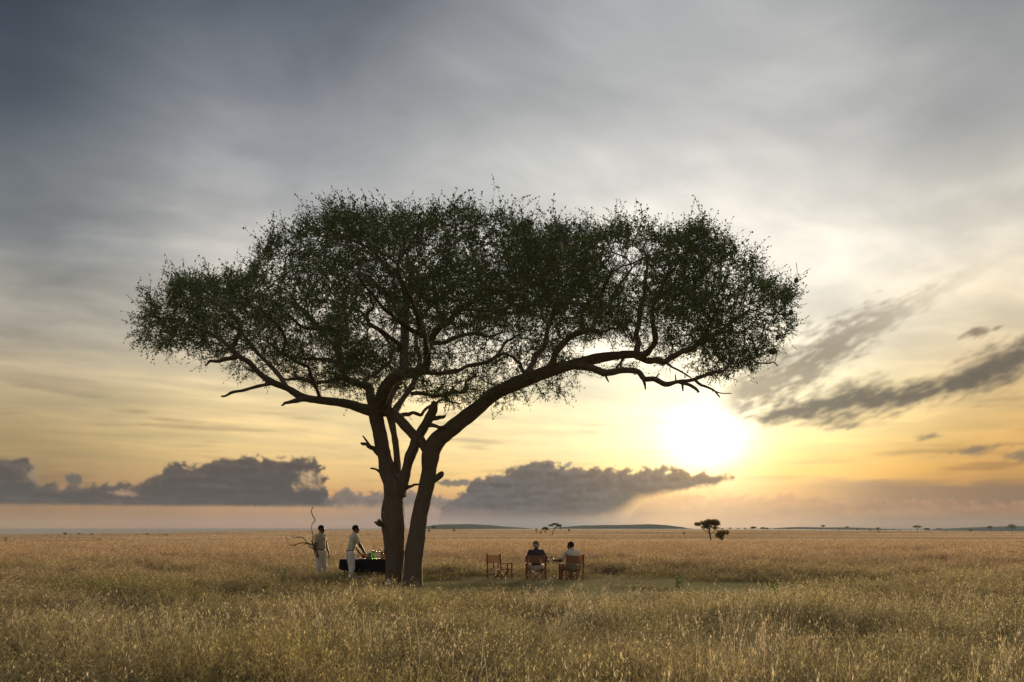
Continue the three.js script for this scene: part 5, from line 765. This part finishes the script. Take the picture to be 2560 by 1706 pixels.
function person(label, x, z, turn, J, look) {
  const t = thing('person', label, 'person', [x, terrain(x, z) + (J.lift ?? 0), z], turn);
  const mir = (p) => p, LR = ['l', 'r'], legs = [], arms = [], q = look.build ?? 1;
  const torso = [[J.pelvis, J.belly, 0.125 * q, 0.128 * q, 0.8], [J.belly, J.chest, 0.128 * q, 0.14 * q, 0.76], [[J.chest[0] - 0.07, J.chest[1] + 0.03, J.chest[2]], [J.chest[0] + 0.07, J.chest[1] + 0.03, J.chest[2]], 0.108 * q, 0.108 * q, 0.85], [J.shoulder.l, J.shoulder.r, 0.05 * q, 0.05 * q]];
  const neck = [[J.neck, [mixn(J.neck[0], J.head[0], 0.75), mixn(J.neck[1], J.head[1], 0.75), mixn(J.neck[2], J.head[2], 0.75)], 0.058, 0.055]];
  for (const s of LR) { legs.push([J.hip[s], J.knee[s], 0.086, 0.058], [J.knee[s], J.ankle[s], 0.056, 0.038], [J.ankle[s], J.toe[s], 0.04, 0.03]); arms.push([J.shoulder[s], J.elbow[s], 0.056, 0.042], [J.elbow[s], J.wrist[s], 0.043, 0.027]); }
  const all = [...torso, ...neck, ...legs, ...arms], [lo, hi] = bounds(all, 0.03), skinField = capsules(all, 0.045), geos = [surfaceNet(skinField, lo, hi, 0.0135)];
  const hd = surfaceNet(headField, [-0.1, -0.15, -0.13], [0.1, 0.14, 0.14], 0.005), hm = new THREE.Matrix4().makeRotationFromEuler(new THREE.Euler(J.headTilt ?? 0, J.headTurn ?? 0, J.headRoll ?? 0, 'YXZ')).setPosition(...J.head); geos.push(hd.applyMatrix4(hm));
  for (const s of LR) { const h = J.hand[s], hc = handCaps(J.wrist[s], h.dir, h.side, h.curl); const [a, b] = bounds(hc, 0.012); geos.push(surfaceNet(capsules(hc, 0.007), a, b, 0.0042)); }
  add(t, 'body', mergeGeometries(geos), look.skin);
  const wr = (f, amp, k) => (px, py, pz) => f(px, py, pz) + amp * fbm(px * 9, py * 6 + k, pz * 9, 2);
  // shirt: torso and short sleeves, cut at hem and sleeve ends
  const sl = LR.map((s) => { const a = J.shoulder[s], b = J.elbow[s], c = look.sleeve ?? 0.72; return [a, [mixn(a[0], b[0], c), mixn(a[1], b[1], c), mixn(a[2], b[2], c)], 0.066, 0.064]; });
  const shirtCaps = [...torso.map(([a, b, ra, rb, f]) => [a, b, ra + 0.01, rb + 0.01, f]), ...sl, [J.neck, [J.neck[0], J.neck[1] + 0.035, J.neck[2] + 0.005], 0.072, 0.068]], sf = wr(capsules(shirtCaps, 0.04), 0.012, 3), hem = J.hem;
  const ends = LR.map((s) => { const a = V(...J.shoulder[s]), b = V(...J.elbow[s]), d = b.clone().sub(a), L = d.length(); d.normalize(); return [a, d, L * (look.sleeve ?? 0.72)]; });
  const [slo, shi] = bounds(shirtCaps, 0.03);
  add(t, 'shirt', surfaceNet((px, py, pz) => { let d = sf(px, py, pz); d = Math.max(d, (hem[1] - py) * hem[3] + (hem[2] - pz) * hem[4]); d = Math.max(d, -(Math.hypot(px - J.neck[0], pz - J.neck[2] - 0.012) - 0.058) - Math.max(0, J.neck[1] + 0.03 - py) * 3); for (const [a, e, L] of ends) { const w = (px - a.x) * e.x + (py - a.y) * e.y + (pz - a.z) * e.z; const rx = px - a.x - e.x * w, ry = py - a.y - e.y * w, rz = pz - a.z - e.z * w; if (Math.hypot(rx, ry, rz) < 0.1) d = Math.max(d, w - L); } return d; }, slo, shi, 0.0115), look.shirt);
  // trousers
  const tr = [[J.pelvis, [J.pelvis[0], J.pelvis[1] + 0.05, J.pelvis[2]], 0.142 * q, 0.14 * q, 0.82]]; for (const s of LR) tr.push([J.hip[s], J.knee[s], 0.108, 0.083], [J.knee[s], J.ankle[s], 0.081, 0.066]);
  const tf = wr(capsules(tr, 0.035), 0.014, 11), [tlo, thi] = bounds(tr, 0.03);
  add(t, 'trousers', surfaceNet((px, py, pz) => { let d = tf(px, py, pz); d = Math.max(d, py - (J.waist)); return Math.max(d, 0.05 - py); }, tlo, thi, 0.0115), look.trousers);
  if (look.belt) { const bt = capsules([[J.pelvis, [J.pelvis[0], J.pelvis[1] + 0.05, J.pelvis[2]], 0.150 * q, 0.148 * q, 0.82]], 0.03); add(t, 'belt', surfaceNet((px, py, pz) => Math.max(bt(px, py, pz), Math.abs(py - J.waist + 0.004) - 0.019), [-0.2 + J.pelvis[0], J.waist - 0.06, -0.22 + J.pelvis[2]], [0.2 + J.pelvis[0], J.waist + 0.06, 0.22 + J.pelvis[2]], 0.009), look.belt); }
  for (const s of LR) { const a = J.ankle[s], e = J.toe[s], sc = [[[a[0], a[1] - 0.035, a[2] - 0.03], e, 0.045, 0.038], [a, [a[0], a[1] + 0.04, a[2]], 0.046, 0.044]], f = capsules(sc, 0.03), [l, h] = bounds(sc, 0.03); add(t, 'shoe', surfaceNet((px, py, pz) => Math.max(f(px, py, pz), -py + 0.004), l, h, 0.01), look.shoes); }
  if (look.hair) add(t, 'hair', surfaceNet((px, py, pz) => { const d = ellipsoid(px, py, pz, 0, 0.032, -0.014, 0.0805, 0.0955, 0.1015) + 0.003 * noise3(px * 60, py * 60, pz * 60); return Math.max(d, pz * 0.55 - 0.028 - py * 0.35, -0.045 - py + Math.max(0, pz) * 0.9); }, [-0.11, -0.12, -0.14], [0.11, 0.15, 0.12], 0.006).applyMatrix4(hm), look.hair);
  for (const s of [-1, 1]) add(t, 'eye', new THREE.SphereGeometry(0.0128, 10, 8).translate(s * 0.031, 0.003, 0.0835).applyMatrix4(hm), look.eye);
  if (look.cap) {
    const c = add(t, 'cap', surfaceNet((px, py, pz) => Math.max(ellipsoid(px, py, pz, 0, 0.03, -0.008, 0.089, 0.108, 0.112), 0.03 - py - pz * 0.06), [-0.11, 0, -0.14], [0.11, 0.16, 0.13], 0.006).applyMatrix4(hm), look.cap);
    add(c, 'brim', sheet((u, v) => { const k = (u - 0.5) * 2, r = v; return [k * 0.078 * (1 - 0.25 * r * r), 0.036 - 0.02 * r * r - 0.016 * k * k, 0.085 * Math.sqrt(Math.max(0, 1 - k * k * 0.8)) + r * 0.085 * Math.sqrt(Math.max(0, 1 - k * k))]; }, 16, 6).applyMatrix4(hm), look.brim);
    add(c, 'button', new THREE.SphereGeometry(0.008, 8, 6).translate(0, 0.139, -0.008).applyMatrix4(hm), look.cap);
  }
  if (look.collar) add(t, 'collar', surfaceNet((px, py, pz) => { const rr = Math.hypot(px - J.neck[0], (pz - J.neck[2] - 0.008) * 0.95), y = py - J.neck[1]; return Math.max(Math.abs(rr - 0.066 - Math.max(0, 0.04 - y) * 0.45) - 0.007, Math.abs(y - 0.035 + Math.max(0, pz - J.neck[2]) * 0.35) - 0.03, pz - J.neck[2] > 0.03 ? 0.016 - Math.abs(px - J.neck[0]) : -1); }, [-0.14 + J.neck[0], J.neck[1] - 0.09, -0.14 + J.neck[2]], [0.14 + J.neck[0], J.neck[1] + 0.1, 0.15 + J.neck[2]], 0.007), look.shirt);
  return t;
}
const cloth = (r, g, b) => std(r, g, b, 0.95);
const darkSkin = std(0.105, 0.055, 0.034, 0.55), deepSkin = std(0.13, 0.068, 0.042, 0.55), fairSkin = std(0.52, 0.30, 0.21, 0.6), blackHair = std(0.012, 0.010, 0.009, 0.9), greyHair = std(0.5, 0.47, 0.44, 0.9), darkEye = std(0.02, 0.015, 0.012, 0.25), leather = std(0.03, 0.02, 0.014, 0.5), shoeMat = std(0.05, 0.035, 0.025, 0.6);
const two = (a) => ({ l: a, r: [-a[0], a[1], a[2]] });
// standing man on the left, arms hanging, looking towards the table
person('standing man in khaki shirt and cream trousers, arms hanging, left of the table', (802 - 1280) * 23.7 / F, -23.7, 62 * D2R, {
  pelvis: [0, 0.95, 0], belly: [0, 1.12, 0.025], chest: [0, 1.3, 0.01], neck: [0, 1.485, -0.005], head: [0, 1.64, 0.025], headTurn: 0.42, headTilt: 0.03,
  shoulder: two([0.175, 1.42, -0.01]), elbow: { l: [0.25, 1.13, -0.01], r: [-0.255, 1.13, 0.0] }, wrist: { l: [0.265, 0.885, 0.08], r: [-0.265, 0.89, 0.085] }, hand: { l: { dir: [0, -1, 0.25], side: [-0.3, 0, 1], curl: 0.45 }, r: { dir: [0, -1, 0.25], side: [0.3, 0, 1], curl: 0.45 } },
  hip: two([0.085, 0.9, 0]), knee: { l: [0.11, 0.49, 0.05], r: [-0.105, 0.49, 0.01] }, ankle: { l: [0.12, 0.085, 0.02], r: [-0.11, 0.085, -0.03] }, toe: { l: [0.14, 0.045, 0.18], r: [-0.13, 0.045, 0.13] }, hem: [0, 0.985, 0, 1, 0], waist: 1.0,
}, { skin: darkSkin, shirt: cloth(0.47, 0.40, 0.27), trousers: cloth(0.70, 0.65, 0.56), belt: leather, shoes: shoeMat, hair: blackHair, eye: darkEye, collar: true, build: 1.04 });
// man leaning on the bar table
person('man in beige shirt and white trousers leaning with both hands on the bar table', (876 - 1280) * 22.42 / F, -22.42, 118 * D2R, {
  pelvis: [0, 0.95, 0], belly: [0, 1.12, 0.04], chest: [0, 1.3, 0.09], neck: [0, 1.475, 0.12], head: [0, 1.63, 0.165], headTurn: -0.3, headTilt: 0.0,
  shoulder: two([0.178, 1.41, 0.095]), elbow: { l: [0.23, 1.13, 0.2], r: [-0.225, 1.13, 0.24] }, wrist: { l: [0.17, 0.86, 0.37], r: [-0.12, 0.865, 0.44] }, hand: { l: { dir: [-0.1, -0.75, 0.6], side: [-1, 0, 0.2], curl: 0.35 }, r: { dir: [0.1, -0.75, 0.6], side: [1, 0, 0.2], curl: 0.35 } },
  hip: two([0.082, 0.9, 0]), knee: { l: [0.1, 0.49, 0.06], r: [-0.1, 0.49, 0.02] }, ankle: { l: [0.11, 0.085, 0.06], r: [-0.11, 0.085, -0.07] }, toe: { l: [0.13, 0.045, 0.22], r: [-0.13, 0.045, 0.09] }, hem: [0, 0.985, 0, 1, 0], waist: 1.0,
}, { skin: deepSkin, shirt: cloth(0.60, 0.54, 0.43), trousers: cloth(0.76, 0.72, 0.65), belt: leather, shoes: shoeMat, hair: blackHair, eye: darkEye, collar: true });
// seated man with a cap
person('seated man with an olive cap and dark grey shirt seen from behind', CH[1][0], CH[1][1], CH[1][2], {
  pelvis: [0, 0.555, -0.09], belly: [0, 0.7, -0.11], chest: [0, 0.88, -0.1], neck: [0, 1.05, -0.07], head: [0, 1.17, -0.02], headTurn: -0.75, headTilt: 0.1,
  shoulder: two([0.17, 0.98, -0.08]), elbow: { l: [0.29, 0.73, 0.0], r: [-0.34, 0.72, -0.06] }, wrist: { l: [0.2, 0.71, 0.22], r: [-0.31, 0.70, 0.19] }, hand: { l: { dir: [-0.4, -0.1, 1], side: [-1, 0.4, -0.3], curl: 0.5 }, r: { dir: [0, -0.15, 1], side: [1, 0.3, 0], curl: 0.55 } },
  hip: two([0.088, 0.55, -0.07]), knee: { l: [0.16, 0.53, 0.36], r: [-0.2, 0.54, 0.35] }, ankle: { l: [0.14, 0.085, 0.4], r: [-0.24, 0.085, 0.36] }, toe: { l: [0.17, 0.045, 0.55], r: [-0.29, 0.045, 0.5] }, hem: [0, 0.57, 0, 1, 0], waist: 0.62,
}, { skin: fairSkin, shirt: cloth(0.055, 0.05, 0.055), trousers: cloth(0.55, 0.5, 0.42), shoes: shoeMat, hair: greyHair, eye: darkEye, cap: std(0.15, 0.135, 0.07, 0.9), brim: std(0.15, 0.135, 0.07, 0.9, { side: THREE.DoubleSide }), build: 1.08, sleeve: 0.8 });
// seated man in a pale shirt, holding a glass in his raised left hand
const seat4 = person('seated man in a pale shirt holding up a glass, on the rightmost chair', CH[2][0], CH[2][1], CH[2][2], {
  pelvis: [0, 0.555, -0.08], belly: [0, 0.7, -0.1], chest: [0, 0.87, -0.09], neck: [0.005, 1.04, -0.05], head: [0.02, 1.165, 0.0], headTurn: 0.75, headTilt: 0.05,
  shoulder: two([0.16, 0.97, -0.07]), elbow: { l: [0.33, 0.73, 0.02], r: [-0.3, 0.72, -0.02] }, wrist: { l: [0.50, 0.735, 0.16], r: [-0.27, 0.7, 0.22] }, hand: { l: { dir: [0.25, 0.9, 0.2], side: [-0.5, 0.1, 0.8], curl: 0.75 }, r: { dir: [0.1, -0.1, 1], side: [1, 0.3, 0], curl: 0.5 } },
  hip: two([0.086, 0.55, -0.06]), knee: { l: [0.16, 0.53, 0.37], r: [-0.16, 0.54, 0.36] }, ankle: { l: [0.15, 0.085, 0.4], r: [-0.17, 0.085, 0.38] }, toe: { l: [0.17, 0.045, 0.55], r: [-0.2, 0.045, 0.53] }, hem: [0, 0.605, 0, 1, 0], waist: 0.63,
}, { skin: darkSkin, shirt: cloth(0.64, 0.60, 0.50), trousers: cloth(0.27, 0.27, 0.19), belt: leather, shoes: shoeMat, hair: blackHair, eye: darkEye, collar: true, sleeve: 0.85 });
{ const p = V(0.52, 0.80, 0.21).applyAxisAngle(YUP, CH[2][2]).add(seat4.position), g = thing('drinking_glass', 'small tumbler of pale drink held up by the rightmost seated man', 'glass', [p.x, p.y, p.z]); add(g, 'glass', lathe([[0, 0], [0.026, 0], [0.031, 0.095], [0.029, 0.095], [0.024, 0.008], [0, 0.006]]), clearGlass); add(g, 'drink', lathe([[0, 0.009], [0.0235, 0.009], [0.027, 0.06], [0, 0.06]]), new THREE.MeshPhysicalMaterial({ color: new THREE.Color(0.85, 0.65, 0.2), roughness: 0.3, transmission: 0.4, thickness: 0 })); }
renderer.render(scene, camera);
